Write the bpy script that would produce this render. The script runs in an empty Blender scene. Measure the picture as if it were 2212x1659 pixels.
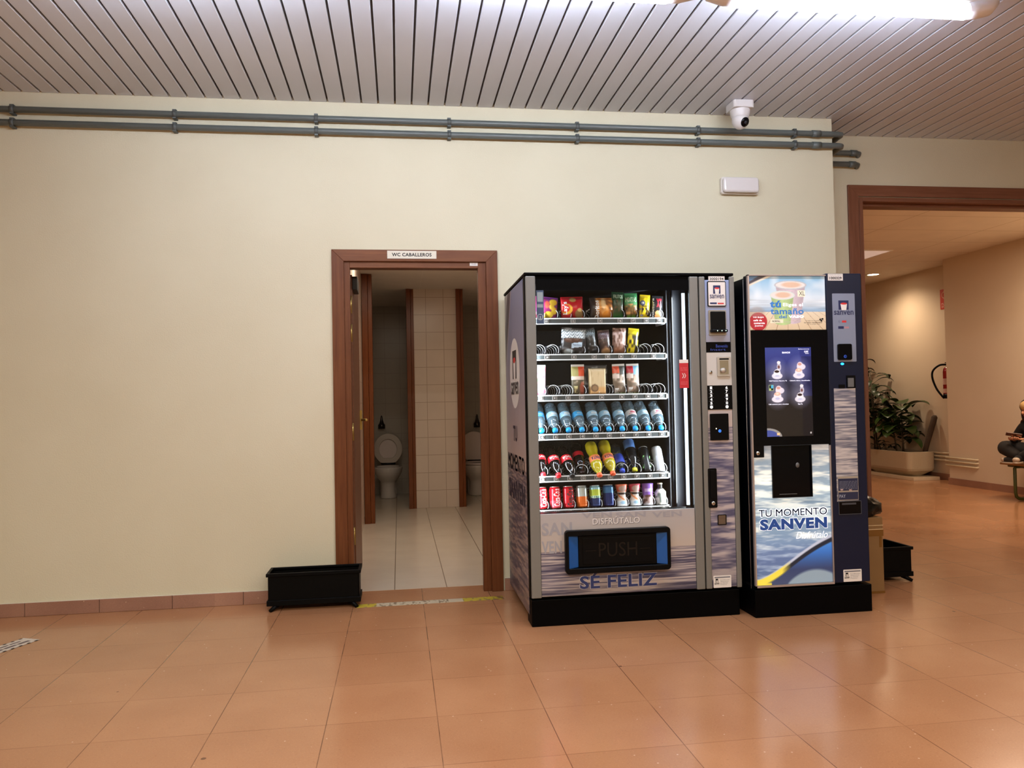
import bpy, math, random
import numpy as np
from mathutils import Vector, Matrix
PI = math.pi
scene = bpy.context.scene
COL = scene.collection

# ---------------------------------------------------------------- camera
cam_d = bpy.data.cameras.new('camera')
cam = bpy.data.objects.new('camera', cam_d); COL.objects.link(cam)
cam_d.sensor_width = 36.0
cam_d.lens = 1705.73 / 2212.0 * 36.0
cam_d.clip_start = 0.05
_r = Vector((0.98974341, -0.1414325, -0.02012036))
_u = Vector((0.01649313, -0.02677211, 0.99950549))
_f = Vector((0.14190123, 0.98958582, 0.02416486))
cam.matrix_world = Matrix(((_r.x, _u.x, -_f.x, 0), (_r.y, _u.y, -_f.y, -4.88838), (_r.z, _u.z, -_f.z, 1.16), (0, 0, 0, 1)))
scene.camera = cam

# ---------------------------------------------------------------- world, exposure
w = bpy.data.worlds.new('world'); scene.world = w; w.use_nodes = True
w.node_tree.nodes['Background'].inputs[0].default_value = (0.5, 0.45, 0.4, 1)
w.node_tree.nodes['Background'].inputs[1].default_value = 0.05
scene.view_settings.view_transform = 'Standard'
scene.view_settings.look = 'None'
scene.view_settings.gamma = 1.0
scene.view_settings.exposure = 0.5
scene.view_settings.use_curve_mapping = False
scene.cycles.use_denoising = True
scene.cycles.max_bounces = 8
scene.cycles.transparent_max_bounces = 24
scene.cycles.sample_clamp_indirect = 6.0

TUBE = 51.0       # strength of the fluorescent battens
HALL = 138.0       # added fill lights in the unseen part of the hall
def area_light(name, loc, sx, sy, energy, color, rot=(0, 0, 0)):
    d = bpy.data.lights.new(name, 'AREA'); d.shape = 'RECTANGLE'; d.size = sx; d.size_y = sy
    d.energy = energy; d.color = color
    o = bpy.data.objects.new(name, d); COL.objects.link(o); o.location = loc; o.rotation_euler = rot
    return o
area_light('hall_fill_light', (-1.0, -5.2, 2.92), 4.0, 0.15, HALL, (1.0, 0.90, 0.76))  # warm fill added behind the camera to brighten the hall
area_light('hall_fill_light', (3.6, -5.2, 2.92), 3.0, 0.15, HALL * 0.7, (1.0, 0.86, 0.70))
area_light('washroom_lamp_light', (0.15, 1.7, 2.44), 0.9, 0.3, 13.0, (1.0, 0.86, 0.70))
area_light('corridor_fill_light', (5.9, 1.7, 2.86), 1.2, 0.6, 43.0, (1.0, 0.76, 0.56))  # added corridor fill, placed so the visible floor does not mirror it
area_light('corridor_fill_light', (4.6, 6.0, 2.86), 1.0, 1.0, 9.0, (1.0, 0.76, 0.56))

# ---------------------------------------------------------------- helpers
def lin(c):
    return tuple(((x / 255.0) / 12.92 if x / 255.0 <= 0.04045 else ((x / 255.0 + 0.055) / 1.055) ** 2.4) for x in c[:3])
MATS = {}
def pm(name, col=(128, 128, 128), rough=0.5, metal=0.0, spec=0.5, emit=None, es=0.0, bump=0.0, bscale=60.0, coat=0.0, var=0.0, alpha=None):
    if name in MATS: return MATS[name]
    m = bpy.data.materials.new(name); m.use_nodes = True
    n = m.node_tree.nodes; L = m.node_tree.links; b = n['Principled BSDF']
    c = lin(col) + (1,)
    b.inputs['Base Color'].default_value = c
    b.inputs['Roughness'].default_value = rough
    b.inputs['Metallic'].default_value = metal
    b.inputs['Specular IOR Level'].default_value = spec
    if coat: b.inputs['Coat Weight'].default_value = coat; b.inputs['Coat Roughness'].default_value = 0.08
    if emit is not None:
        b.inputs['Emission Color'].default_value = lin(emit) + (1,); b.inputs['Emission Strength'].default_value = es
    if bump or var:
        tc = n.new('ShaderNodeTexCoord'); no = n.new('ShaderNodeTexNoise'); no.inputs['Scale'].default_value = bscale; no.inputs['Detail'].default_value = 3
        L.new(tc.outputs['Object'], no.inputs['Vector'])
        if bump:
            bp = n.new('ShaderNodeBump'); bp.inputs['Strength'].default_value = bump; bp.inputs['Distance'].default_value = 0.004
            L.new(no.outputs['Fac'], bp.inputs['Height']); L.new(bp.outputs['Normal'], b.inputs['Normal'])
        if var:
            mx = n.new('ShaderNodeMix'); mx.data_type = 'RGBA'
            mx.inputs[6].default_value = tuple(v * (1 - var) for v in c[:3]) + (1,)
            mx.inputs[7].default_value = tuple(min(1, v * (1 + var)) for v in c[:3]) + (1,)
            L.new(no.outputs['Fac'], mx.inputs[0]); L.new(mx.outputs[2], b.inputs['Base Color'])
    MATS[name] = m
    return m
def clearmat(name, tint=(1, 1, 1), refl=1.0, body=0.0, bodycol=(200, 220, 235), ior=1.45):
    if name in MATS: return MATS[name]
    m = bpy.data.materials.new(name); m.use_nodes = True
    n = m.node_tree.nodes; L = m.node_tree.links; n.remove(n['Principled BSDF'])
    out = n['Material Output']
    t = n.new('ShaderNodeBsdfTransparent'); t.inputs[0].default_value = tuple(tint) + (1,)
    g = n.new('ShaderNodeBsdfGlossy'); g.inputs['Roughness'].default_value = 0.03
    fr = n.new('ShaderNodeFresnel'); fr.inputs['IOR'].default_value = ior
    mu = n.new('ShaderNodeMath'); mu.operation = 'MULTIPLY'; mu.inputs[1].default_value = refl
    mx = n.new('ShaderNodeMixShader')
    L.new(fr.outputs[0], mu.inputs[0]); L.new(mu.outputs[0], mx.inputs[0]); L.new(g.outputs[0], mx.inputs[2])
    if body:
        d = n.new('ShaderNodeBsdfDiffuse'); d.inputs[0].default_value = lin(bodycol) + (1,)
        m2 = n.new('ShaderNodeMixShader'); m2.inputs[0].default_value = body
        L.new(t.outputs[0], m2.inputs[1]); L.new(d.outputs[0], m2.inputs[2]); L.new(m2.outputs[0], mx.inputs[1])
    else:
        L.new(t.outputs[0], mx.inputs[1])
    L.new(mx.outputs[0], out.inputs[0])
    MATS[name] = m
    return m
def attrmat(name, rough=0.4, es=0.0, spec=0.5, metal=0.0):
    """printed film: the colour is the print itself (a colour attribute); es > 0 for back-lit prints and screens"""
    if name in MATS: return MATS[name]
    m = bpy.data.materials.new(name); m.use_nodes = True
    n = m.node_tree.nodes; L = m.node_tree.links; b = n['Principled BSDF']
    a = n.new('ShaderNodeAttribute'); a.attribute_name = 'Col'
    L.new(a.outputs['Color'], b.inputs['Base Color'])
    b.inputs['Roughness'].default_value = rough; b.inputs['Specular IOR Level'].default_value = spec; b.inputs['Metallic'].default_value = metal
    if es: L.new(a.outputs['Color'], b.inputs['Emission Color']); b.inputs['Emission Strength'].default_value = es
    MATS[name] = m
    return m

def tag(o, label=None, cat=None, group=None, kind=None):
    if label: o['label'] = label
    if cat: o['category'] = cat
    if group: o['group'] = group
    if kind: o['kind'] = kind
    return o
def thing(name, label, cat, loc=(0, 0, 0), group=None, rot=(0, 0, 0)):
    o = bpy.data.objects.new(name, None); COL.objects.link(o)
    o.location = loc; o.rotation_euler = rot; o.empty_display_size = 0.05
    return tag(o, label, cat, group)
def rootof(o):
    while o.parent is not None: o = o.parent
    return o
def copy_tree(o, parent=None):
    c = o.copy(); COL.objects.link(c); c.parent = parent
    for ch in list(o.children): copy_tree(ch, c)
    return c

class MB:
    """collects shapes and links them as ONE mesh object"""
    def __init__(s): s.v = []; s.f = []; s.m = []; s.s = []
    def add(s, vs, fs, mat=0, smooth=False):
        k = len(s.v); s.v += [tuple(x) for x in vs]
        for f in fs: s.f.append(tuple(i + k for i in f)); s.m.append(mat); s.s.append(smooth)
        return s
    def box(s, x0, y0, z0, x1, y1, z1, mat=0):
        if x0 > x1: x0, x1 = x1, x0
        if y0 > y1: y0, y1 = y1, y0
        if z0 > z1: z0, z1 = z1, z0
        v = [(x0, y0, z0), (x1, y0, z0), (x1, y1, z0), (x0, y1, z0), (x0, y0, z1), (x1, y0, z1), (x1, y1, z1), (x0, y1, z1)]
        return s.add(v, [(0, 3, 2, 1), (4, 5, 6, 7), (0, 1, 5, 4), (1, 2, 6, 5), (2, 3, 7, 6), (3, 0, 4, 7)], mat)
    def prism(s, pts, a, b, mat=0, axis='y', smooth=False):
        """polygon pts (2D) extruded from a to b along axis (y: pts are x,z; z: pts are x,y; x: pts are y,z)"""
        n = len(pts)
        g = {'y': lambda p, t: (p[0], t, p[1]), 'z': lambda p, t: (p[0], p[1], t), 'x': lambda p, t: (t, p[0], p[1])}[axis]
        v = [g(p, a) for p in pts] + [g(p, b) for p in pts]
        k = len(s.v); s.v += v
        s.f += [tuple(k + i for i in range(n)), tuple(k + n + i for i in reversed(range(n)))]; s.m += [mat] * 2; s.s += [False] * 2
        for i in range(n):
            j = (i + 1) % n
            s.f.append((k + i, k + n + i, k + n + j, k + j)); s.m.append(mat); s.s.append(smooth)
        return s
    def tube(s, path, r, n=10, mat=0, closed=False, cap=True, smooth=True):
        P = [Vector(p) for p in path]; N = len(P); k = len(s.v)
        R = r if isinstance(r, (list, tuple)) else [r] * N
        T = []
        for i in range(N):
            a = P[i - 1] if (i > 0 or closed) else P[i]; b = P[(i + 1) % N] if (i < N - 1 or closed) else P[i]
            t = (b - a); T.append(t.normalized() if t.length > 1e-9 else Vector((0, 0, 1)))
        up = Vector((0, 0, 1)) if abs(T[0].z) < 0.9 else Vector((1, 0, 0))
        nx = T[0].cross(up).normalized()
        for i in range(N):
            nx = (nx - T[i] * nx.dot(T[i]))
            nx = nx.normalized() if nx.length > 1e-6 else T[i].orthogonal().normalized()
            ny = T[i].cross(nx)
            for j in range(n):
                a = 2 * PI * j / n
                s.v.append(tuple(P[i] + (nx * math.cos(a) + ny * math.sin(a)) * R[i]))
        M = N if closed else N - 1
        for i in range(M):
            for j in range(n):
                a = k + i * n + j; b = k + i * n + (j + 1) % n; c = k + ((i + 1) % N) * n + (j + 1) % n; d = k + ((i + 1) % N) * n + j
                s.f.append((a, b, c, d)); s.m.append(mat); s.s.append(smooth)
        if cap and not closed:
            s.f.append(tuple(k + j for j in reversed(range(n)))); s.m.append(mat); s.s.append(False)
            s.f.append(tuple(k + (N - 1) * n + j for j in range(n))); s.m.append(mat); s.s.append(False)
        return s
    def lathe(s, prof, org=(0, 0, 0), n=24, mat=0, axis=(0, 0, 1), sx=1.0, sy=1.0, smooth=True, cap=True):
        """prof: list of (radius, height)"""
        q = Vector((0, 0, 1)).rotation_difference(Vector(axis)); o = Vector(org); k = len(s.v); N = len(prof)
        for r, h in prof:
            for j in range(n):
                a = 2 * PI * j / n
                s.v.append(tuple(o + q @ Vector((r * math.cos(a) * sx, r * math.sin(a) * sy, h))))
        for i in range(N - 1):
            for j in range(n):
                a = k + i * n + j; b = k + i * n + (j + 1) % n
                s.f.append((a, b, b + n, a + n)); s.m.append(mat); s.s.append(smooth)
        if cap:
            if prof[0][0] > 1e-5: s.f.append(tuple(k + j for j in reversed(range(n)))); s.m.append(mat); s.s.append(False)
            if prof[-1][0] > 1e-5: s.f.append(tuple(k + (N - 1) * n + j for j in range(n))); s.m.append(mat); s.s.append(False)
        return s
    def ball(s, c, r, mat=0, n=16, k=10, sc=(1, 1, 1)):
        prof = [(math.sin(PI * i / k) * r, -math.cos(PI * i / k) * r) for i in range(k + 1)]
        a = len(s.v); s.lathe(prof, (0, 0, 0), n, mat)
        for i in range(a, len(s.v)):
            x = s.v[i]; s.v[i] = (x[0] * sc[0] + c[0], x[1] * sc[1] + c[1], x[2] * sc[2] + c[2])
        return s
    def text(s, body, x0, z0, x1, z1, y=0.0, mat=0, bold=0.0, shear=0.0, fit=True, ext=0.0004, org=None, ux=(1, 0, 0), uy=(0, 0, 1), align='c'):
        """lettering fitted into the rectangle x0,z0-x1,z1 of the plane org + x*ux + z*uy (default: the plane y, facing -y)"""
        if bold > 0 and 'M' in body:      # letters with sharp joints: thicken by shifted copies instead of the outline offset
            d = bold * (z1 - z0) * 0.9
            for a, c in ((-d, -d), (d, -d), (-d, d), (d, d)): s.text(body, x0 + d + a, z0 + d + c, x1 - d + a, z1 - d + c, y, mat, 0.0, shear, fit, ext, org, ux, uy)
            return s
        vs, fs = text_geo(body, bold, shear)
        if not vs: return s
        xs = [v[0] for v in vs]; ys = [v[1] for v in vs]
        a0, a1, b0, b1 = min(xs), max(xs), min(ys), max(ys)
        sx = (x1 - x0) / max(1e-6, a1 - a0); sy = (z1 - z0) / max(1e-6, b1 - b0)
        if not fit: sx = sy = min(sx, sy)
        ux = Vector(ux); uy = Vector(uy); nn = ux.cross(uy).normalized(); o = Vector(org) if org is not None else Vector((0, y, 0))
        cx = (x0 + x1) / 2; cz = (z0 + z1) / 2
        out = [tuple(o + ux * (cx + (v[0] - (a0 + a1) / 2) * sx) + uy * (cz + (v[1] - (b0 + b1) / 2) * sy) + nn * ext) for v in vs]
        return s.add(out, fs, mat)
    def xform(s, M, a=0):
        for i in range(a, len(s.v)): s.v[i] = tuple(M @ Vector(s.v[i]))
        return s
    def build(s, name, mats, parent=None, bev=0.0, seg=2, local=False, label=None, cols=None):
        me = bpy.data.meshes.new(name)
        off = Vector((0, 0, 0))
        if parent is not None and not local: off = rootof(parent).location
        me.from_pydata([tuple(Vector(v) - off) for v in s.v], [], s.f)
        if not isinstance(mats, (list, tuple)): mats = [mats]
        for m in mats: me.materials.append(m)
        me.polygons.foreach_set('material_index', s.m); me.polygons.foreach_set('use_smooth', s.s)
        if cols is not None:
            ca = me.color_attributes.new('Col', 'FLOAT_COLOR', 'POINT')
            ca.data.foreach_set('color', np.ascontiguousarray(cols, dtype=np.float32).ravel())
        me.update()
        o = bpy.data.objects.new(name, me); COL.objects.link(o)
        if parent is not None: o.parent = parent
        if bev:
            b = o.modifiers.new('bevel', 'BEVEL'); b.width = bev; b.segments = seg; b.limit_method = 'ANGLE'; b.angle_limit = 0.7
        if label: o['label'] = label
        return o
_TG = {}
def text_geo(body, bold, shear):
    key = (body, bold, shear)
    if key in _TG: return _TG[key]
    cu = bpy.data.curves.new('t', 'FONT'); cu.body = body; cu.offset = bold; cu.shear = shear; cu.resolution_u = 3; cu.fill_mode = 'FRONT'
    if bold > 0.015: cu.space_character = 1.0 + bold * 2.2
    o = bpy.data.objects.new('t', cu); me = bpy.data.meshes.new_from_object(o)
    r = ([tuple(v.co) for v in me.vertices], [tuple(p.vertices) for p in me.polygons])
    bpy.data.objects.remove(o); bpy.data.curves.remove(cu); bpy.data.meshes.remove(me)
    _TG[key] = r
    return r
def smooth_path(P, k=6):
    P = [Vector(p) for p in P]; Q = [P[0]] + P + [P[-1]]; out = []
    for i in range(1, len(Q) - 2):
        a, b, c, d = Q[i - 1:i + 3]
        for j in range(k):
            t = j / k; out.append(tuple(0.5 * ((2 * b) + (c - a) * t + (2 * a - 5 * b + 4 * c - d) * t * t + (3 * b - a - 3 * c + d) * t ** 3)))
    return out + [tuple(P[-1])]
def box(name, x0, y0, z0, x1, y1, z1, mat, parent=None, bev=0.0, label=None):
    return MB().box(x0, y0, z0, x1, y1, z1).build(name, mat, parent, bev, label=label)
def structure(o): o['kind'] = 'structure'; return o

def rnd_grid(seed, n=64): return np.random.RandomState(seed).rand(n, n)
def vnoise(x, y, seed=1):
    g = rnd_grid(seed); xi = np.floor(x).astype(int); yi = np.floor(y).astype(int); fx = x - xi; fy = y - yi
    fx = fx * fx * (3 - 2 * fx); fy = fy * fy * (3 - 2 * fy)
    a = g[xi % 64, yi % 64]; b = g[(xi + 1) % 64, yi % 64]; c = g[xi % 64, (yi + 1) % 64]; d = g[(xi + 1) % 64, (yi + 1) % 64]
    return (a * (1 - fx) + b * fx) * (1 - fy) + (c * (1 - fx) + d * fx) * fy
def ramp(t, stops):
    t = np.clip(t, stops[0][0], stops[-1][0]); P = [s[0] for s in stops]
    return np.stack([np.interp(t, P, [s[1][k] for s in stops]) for k in range(3)], -1)
def over(img, mask, col):
    m = np.clip(mask, 0, 1)[..., None]; return img * (1 - m) + np.array(col, float) * m
def ell(U, V, cx, cy, rx, ry, soft=0.04):
    d = np.sqrt(((U - cx) / rx) ** 2 + ((V - cy) / ry) ** 2); return np.clip((1 - d) / soft + 0.5, 0, 1)
def s2l(c):
    c = np.clip(c / 255.0, 0, 1); return np.where(c <= 0.04045, c / 12.92, ((c + 0.055) / 1.055) ** 2.4)
def picture(name, fn, org, ux, uy, W, H, nx, ny, mat, parent, label=None, depth=None, back=0.0):
    """a printed sheet: nx by ny grid, colour attribute from fn(U, V); depth(U, V) bulges it along its normal"""
    u = np.linspace(0, 1, nx + 1); v = np.linspace(0, 1, ny + 1); U, V = np.meshgrid(u, v)
    C = s2l(fn(U, V)); D = depth(U, V) if depth is not None else np.zeros_like(U)
    o = np.array(org, float); a = np.array(ux, float); b = np.array(uy, float); nn = np.cross(a, b)
    P = o + U[..., None] * a * W + V[..., None] * b * H + D[..., None] * nn
    off = np.array(rootof(parent).location) if parent is not None else np.zeros(3)
    P = (P - off).reshape(-1, 3)
    i = np.arange(ny)[:, None] * (nx + 1) + np.arange(nx)[None, :]; i = i.ravel()
    F = np.stack([i, i + 1, i + nx + 2, i + nx + 1], 1)
    cols = np.concatenate([C.reshape(-1, 3), np.ones((C.shape[0] * C.shape[1], 1))], 1)
    if back:   # a closed thin sheet
        n0 = len(P); P = np.concatenate([P, (P - nn * back) if back > 0 else (P - 2 * D.reshape(-1, 1) * nn + nn * back)]); F2 = F[:, ::-1] + n0; cols = np.concatenate([cols, cols])
        e = list(range(0, nx + 1)) + [k * (nx + 1) + nx for k in range(1, ny + 1)] + [ny * (nx + 1) + k for k in range(nx - 1, -1, -1)] + [k * (nx + 1) for k in range(ny - 1, 0, -1)]
        S = [(e[(k + 1) % len(e)], e[k], e[k] + n0, e[(k + 1) % len(e)] + n0) for k in range(len(e))]
        F = np.concatenate([F, F2, np.array(S)])
    me = bpy.data.meshes.new(name); me.vertices.add(len(P)); me.vertices.foreach_set('co', P.ravel())
    me.loops.add(len(F) * 4); me.loops.foreach_set('vertex_index', F.ravel().astype(np.int32))
    me.polygons.add(len(F)); me.polygons.foreach_set('loop_start', np.arange(len(F), dtype=np.int32) * 4)
    me.polygons.foreach_set('use_smooth', np.ones(len(F), dtype=bool))
    me.materials.append(mat); me.update(calc_edges=True)
    ca = me.color_attributes.new('Col', 'FLOAT_COLOR', 'POINT'); ca.data.foreach_set('color', cols.astype(np.float32).ravel())
    ob = bpy.data.objects.new(name, me); COL.objects.link(ob)
    if parent is not None: ob.parent = parent
    if label: ob['label'] = label
    return ob

# ---------------------------------------------------------------- setting materials
def nodes(name):
    m = bpy.data.materials.new(name); m.use_nodes = True
    return m, m.node_tree.nodes, m.node_tree.links, m.node_tree.nodes['Principled BSDF']
def mathn(n, L, op, a, b=None, c=None):
    k = n.new('ShaderNodeMath'); k.operation = op
    for i, x in enumerate((a, b, c)):
        if x is None: continue
        if isinstance(x, (int, float)): k.inputs[i].default_value = x
        else: L.new(x, k.inputs[i])
    return k.outputs[0]
def mixc(n, L, f, a, b):
    k = n.new('ShaderNodeMix'); k.data_type = 'RGBA'
    if isinstance(f, (int, float)): k.inputs[0].default_value = f
    else: L.new(f, k.inputs[0])
    for i, x in ((6, a), (7, b)):
        if isinstance(x, tuple): k.inputs[i].default_value = tuple(x[:3]) + (1,)
        else: L.new(x, k.inputs[i])
    return k.outputs[2]
def grid_line(n, L, coord, off, pitch, half):
    """1 on a joint of the given pitch, 0 elsewhere"""
    a = mathn(n, L, 'ADD', coord, -off + 1000 * pitch); a = mathn(n, L, 'DIVIDE', a, pitch); a = mathn(n, L, 'FRACT', a)
    a = mathn(n, L, 'SUBTRACT', a, 0.5); a = mathn(n, L, 'ABSOLUTE', a)
    return mathn(n, L, 'GREATER_THAN', a, 0.5 - half / pitch)
def noise(n, L, vec, scale, detail=3, rough=0.5):
    k = n.new('ShaderNodeTexNoise'); k.inputs['Scale'].default_value = scale; k.inputs['Detail'].default_value = detail; k.inputs['Roughness'].default_value = rough
    L.new(vec, k.inputs['Vector']); return k.outputs['Fac']
def stretch(n, L, a, b, x):
    k = n.new('ShaderNodeMapRange'); k.inputs[1].default_value = a; k.inputs[2].default_value = b
    L.new(x, k.inputs[0]); return k.outputs[0]

def terrazzo(name, A, B, rough=0.2, tile=True):
    m, n, L, b = nodes(name)
    tc = n.new('ShaderNodeTexCoord'); sep = n.new('ShaderNodeSeparateXYZ'); L.new(tc.outputs['Object'], sep.inputs[0])
    big = noise(n, L, tc.outputs['Object'], 2.2, 4); col = mixc(n, L, stretch(n, L, 0.3, 0.7, big), lin(A), lin(B))
    # tile to tile tone
    fx = mathn(n, L, 'FLOOR', mathn(n, L, 'DIVIDE', mathn(n, L, 'ADD', sep.outputs[0], 0.283), 0.4045))
    fy = mathn(n, L, 'FLOOR', mathn(n, L, 'DIVIDE', mathn(n, L, 'ADD', sep.outputs[1], 1.109), 0.4))
    cmb = n.new('ShaderNodeCombineXYZ'); L.new(fx, cmb.inputs[0]); L.new(fy, cmb.inputs[1])
    wn = n.new('ShaderNodeTexWhiteNoise'); wn.noise_dimensions = '2D'; L.new(cmb.outputs[0], wn.inputs['Vector'])
    tone = stretch(n, L, 0, 1, wn.outputs['Value'])
    col = mixc(n, L, mathn(n, L, 'MULTIPLY', tone, 0.35), col, lin(tuple(v * 0.9 for v in A)))
    fine = noise(n, L, tc.outputs['Object'], 160, 3, 0.7)
    col = mixc(n, L, mathn(n, L, 'MULTIPLY', stretch(n, L, 0.55, 0.75, fine), 0.35), col, lin(tuple(min(255, v * 1.22) for v in B)))
    fine2 = noise(n, L, tc.outputs['Object'], 90, 3, 0.7)
    col = mixc(n, L, mathn(n, L, 'MULTIPLY', stretch(n, L, 0.58, 0.8, fine2), 0.5), col, lin(tuple(v * 0.72 for v in A)))
    vo = n.new('ShaderNodeTexVoronoi'); vo.inputs['Scale'].default_value = 14; L.new(tc.outputs['Object'], vo.inputs['Vector'])
    sp = mathn(n, L, 'LESS_THAN', vo.outputs['Distance'], 0.045)
    col = mixc(n, L, mathn(n, L, 'MULTIPLY', sp, 0.5), col, lin((235, 205, 175)))
    vo2 = n.new('ShaderNodeTexVoronoi'); vo2.inputs['Scale'].default_value = 3.1; L.new(tc.outputs['Object'], vo2.inputs['Vector'])
    sp2 = mathn(n, L, 'LESS_THAN', vo2.outputs['Distance'], 0.028)
    col = mixc(n, L, mathn(n, L, 'MULTIPLY', sp2, 0.8), col, lin((84, 52, 34)))
    if tile:
        g = mathn(n, L, 'MAXIMUM', grid_line(n, L, sep.outputs[0], -0.283, 0.4045, 0.0017), mathn(n, L, 'MULTIPLY', grid_line(n, L, sep.outputs[1], -1.109, 0.4, 0.0018), 0.6))
        wear = stretch(n, L, 0.3, 0.55, noise(n, L, tc.outputs['Object'], 5, 3))
        g = mathn(n, L, 'MULTIPLY', g, mathn(n, L, 'ADD', mathn(n, L, 'MULTIPLY', wear, 0.55), 0.3))
        col = mixc(n, L, g, col, lin((92, 56, 34)))
    L.new(col, b.inputs['Base Color'])
    rg = mathn(n, L, 'ADD', mathn(n, L, 'MULTIPLY', big, 0.12), rough - 0.06); L.new(rg, b.inputs['Roughness'])
    b.inputs['Specular IOR Level'].default_value = 0.5
    bp = n.new('ShaderNodeBump'); bp.inputs['Strength'].default_value = 0.05; bp.inputs['Distance'].default_value = 0.002
    L.new(noise(n, L, tc.outputs['Object'], 9, 3), bp.inputs['Height']); L.new(bp.outputs['Normal'], b.inputs['Normal'])
    return m
def plaster(name, A, B, bump=0.35, scale=130):
    m, n, L, b = nodes(name); tc = n.new('ShaderNodeTexCoord')
    f = noise(n, L, tc.outputs['Object'], 1.3, 4); L.new(mixc(n, L, stretch(n, L, 0.3, 0.7, f), lin(A), lin(B)), b.inputs['Base Color'])
    b.inputs['Roughness'].default_value = 0.62
    bp = n.new('ShaderNodeBump'); bp.inputs['Strength'].default_value = bump; bp.inputs['Distance'].default_value = 0.003
    L.new(noise(n, L, tc.outputs['Object'], scale, 3, 0.6), bp.inputs['Height']); L.new(bp.outputs['Normal'], b.inputs['Normal'])
    return m
def wood(name, A, B, rough=0.4, vertical=True):
    m, n, L, b = nodes(name); tc = n.new('ShaderNodeTexCoord'); mp = n.new('ShaderNodeMapping')
    mp.inputs['Scale'].default_value = (28, 28, 1.4) if vertical else (1.4, 28, 28)
    L.new(tc.outputs['Object'], mp.inputs[0]); f = noise(n, L, mp.outputs[0], 2.0, 5, 0.6)
    col = mixc(n, L, stretch(n, L, 0.3, 0.72, f), lin(A), lin(B)); L.new(col, b.inputs['Base Color'])
    b.inputs['Roughness'].default_value = rough; b.inputs['Specular IOR Level'].default_value = 0.3
    bp = n.new('ShaderNodeBump'); bp.inputs['Strength'].default_value = 0.12; bp.inputs['Distance'].default_value = 0.001
    L.new(f, bp.inputs['Height']); L.new(bp.outputs['Normal'], b.inputs['Normal'])
    return m
def tiled(name, base, line, px, pz, ox, oz, half=0.0022, axes=(0, 2), rough=0.25, var=0.05, second=1.0):
    m, n, L, b = nodes(name); tc = n.new('ShaderNodeTexCoord'); sep = n.new('ShaderNodeSeparateXYZ'); L.new(tc.outputs['Object'], sep.inputs[0])
    g1 = grid_line(n, L, sep.outputs[axes[0]], ox, px, half); g2 = mathn(n, L, 'MULTIPLY', grid_line(n, L, sep.outputs[axes[1]], oz, pz, half), second)
    g = mathn(n, L, 'MAXIMUM', g1, g2)
    f = noise(n, L, tc.outputs['Object'], 3.0, 4)
    c = mixc(n, L, f, lin(tuple(v * (1 - var) for v in base)), lin(tuple(min(255, v * (1 + var)) for v in base)))
    L.new(mixc(n, L, mathn(n, L, 'MULTIPLY', g, 0.85), c, lin(line)), b.inputs['Base Color']); b.inputs['Roughness'].default_value = rough
    return m
M_wall = plaster('cream_wall_paint', (205, 199, 172), (211, 206, 180))
M_corr = plaster('corridor_wall_paint', (208, 190, 166), (214, 196, 172), 0.2)
M_floor = terrazzo('terrazzo_tiles', (168, 118, 82), (180, 130, 92), 0.19)
M_base = terrazzo('terrazzo_skirting', (140, 100, 82), (164, 124, 102), 0.4, tile=False)
M_wood = wood('varnished_wood', (86, 42, 14), (112, 64, 32))
M_woodh = wood('varnished_wood_rail', (92, 48, 20), (120, 72, 38), vertical=False)
M_wood2 = wood('dark_varnished_wood', (98, 46, 16), (126, 68, 28), 0.3)
M_slat = pm('ceiling_slat_enamel', (202, 207, 218), 0.36, var=0.04, bscale=3)
M_gap = pm('ceiling_void', (100, 98, 98), 0.8)
M_wctile = tiled('white_wall_tiles', (214, 198, 182), (168, 146, 126), 0.198, 0.198, 0.315, 0.0, half=0.003)
M_wcfloor = tiled('white_floor_tiles', (206, 192, 172), (110, 92, 74), 0.328, 0.328, -0.047, 0.17, axes=(0, 1), rough=0.22, half=0.003, second=0.12)
M_wcceil = tiled('washroom_ceiling_tiles', (226, 218, 206), (235, 228, 218), 0.6, 0.6, 0.25, 0.3, axes=(0, 1), rough=0.7)
M_cceil = tiled('corridor_ceiling_tiles', (226, 214, 198), (190, 172, 148), 1.2, 0.6, 6.23, 0.35, axes=(0, 1), rough=0.7, half=0.006)
# ---------------------------------------------------------------- the setting
# main wall with the washroom doorway (opening x -0.30..0.52, z 0..2.02), thickness 0.17
CZ = 3.02
b = MB(); Y1 = 0.17
b.box(-5.0, 0, 0, -0.33, Y1, CZ + 0.1); b.box(0.56, 0, 0, 2.9, Y1, CZ + 0.1); b.box(-0.33, 0, 2.055, 0.56, Y1, CZ + 0.1)
structure(b.build('wall_front', M_wall))
# recessed wall with the wide doorway (opening x 3.31..5.3, z 0..2.55)
b = MB()
b.box(2.73, Y1, 0, 2.9, 0.31, CZ + 0.1)
b.box(2.73, 0.31, 0, 3.30, 0.46, CZ + 0.1); b.box(3.30, 0.31, 2.56, 5.35, 0.46, CZ + 0.1); b.box(5.35, 0.31, 0, 8.0, 0.46, CZ + 0.1)
structure(b.build('wall_recess', M_wall))
structure(box('wall_left', -5.15, -8.2, 0, -5.0, 0.17, CZ + 0.1, M_wall))
structure(box('wall_right', 8.0, -8.2, 0, 8.15, 0.46, CZ + 0.1, M_wall))
structure(box('wall_back', -5.15, -8.35, 0, 8.15, -8.2, CZ + 0.1, M_wall))
# floor: terrazzo through hall and corridor
b = MB(); b.box(-5.15, -8.35, -0.1, 8.15, 0.0, 0); b.box(-0.33, 0.0, -0.1, 0.56, 0.17, 0); b.box(2.73, 0.0, -0.1, 8.15, 9.2, 0)
structure(b.build('floor', M_floor))
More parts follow.
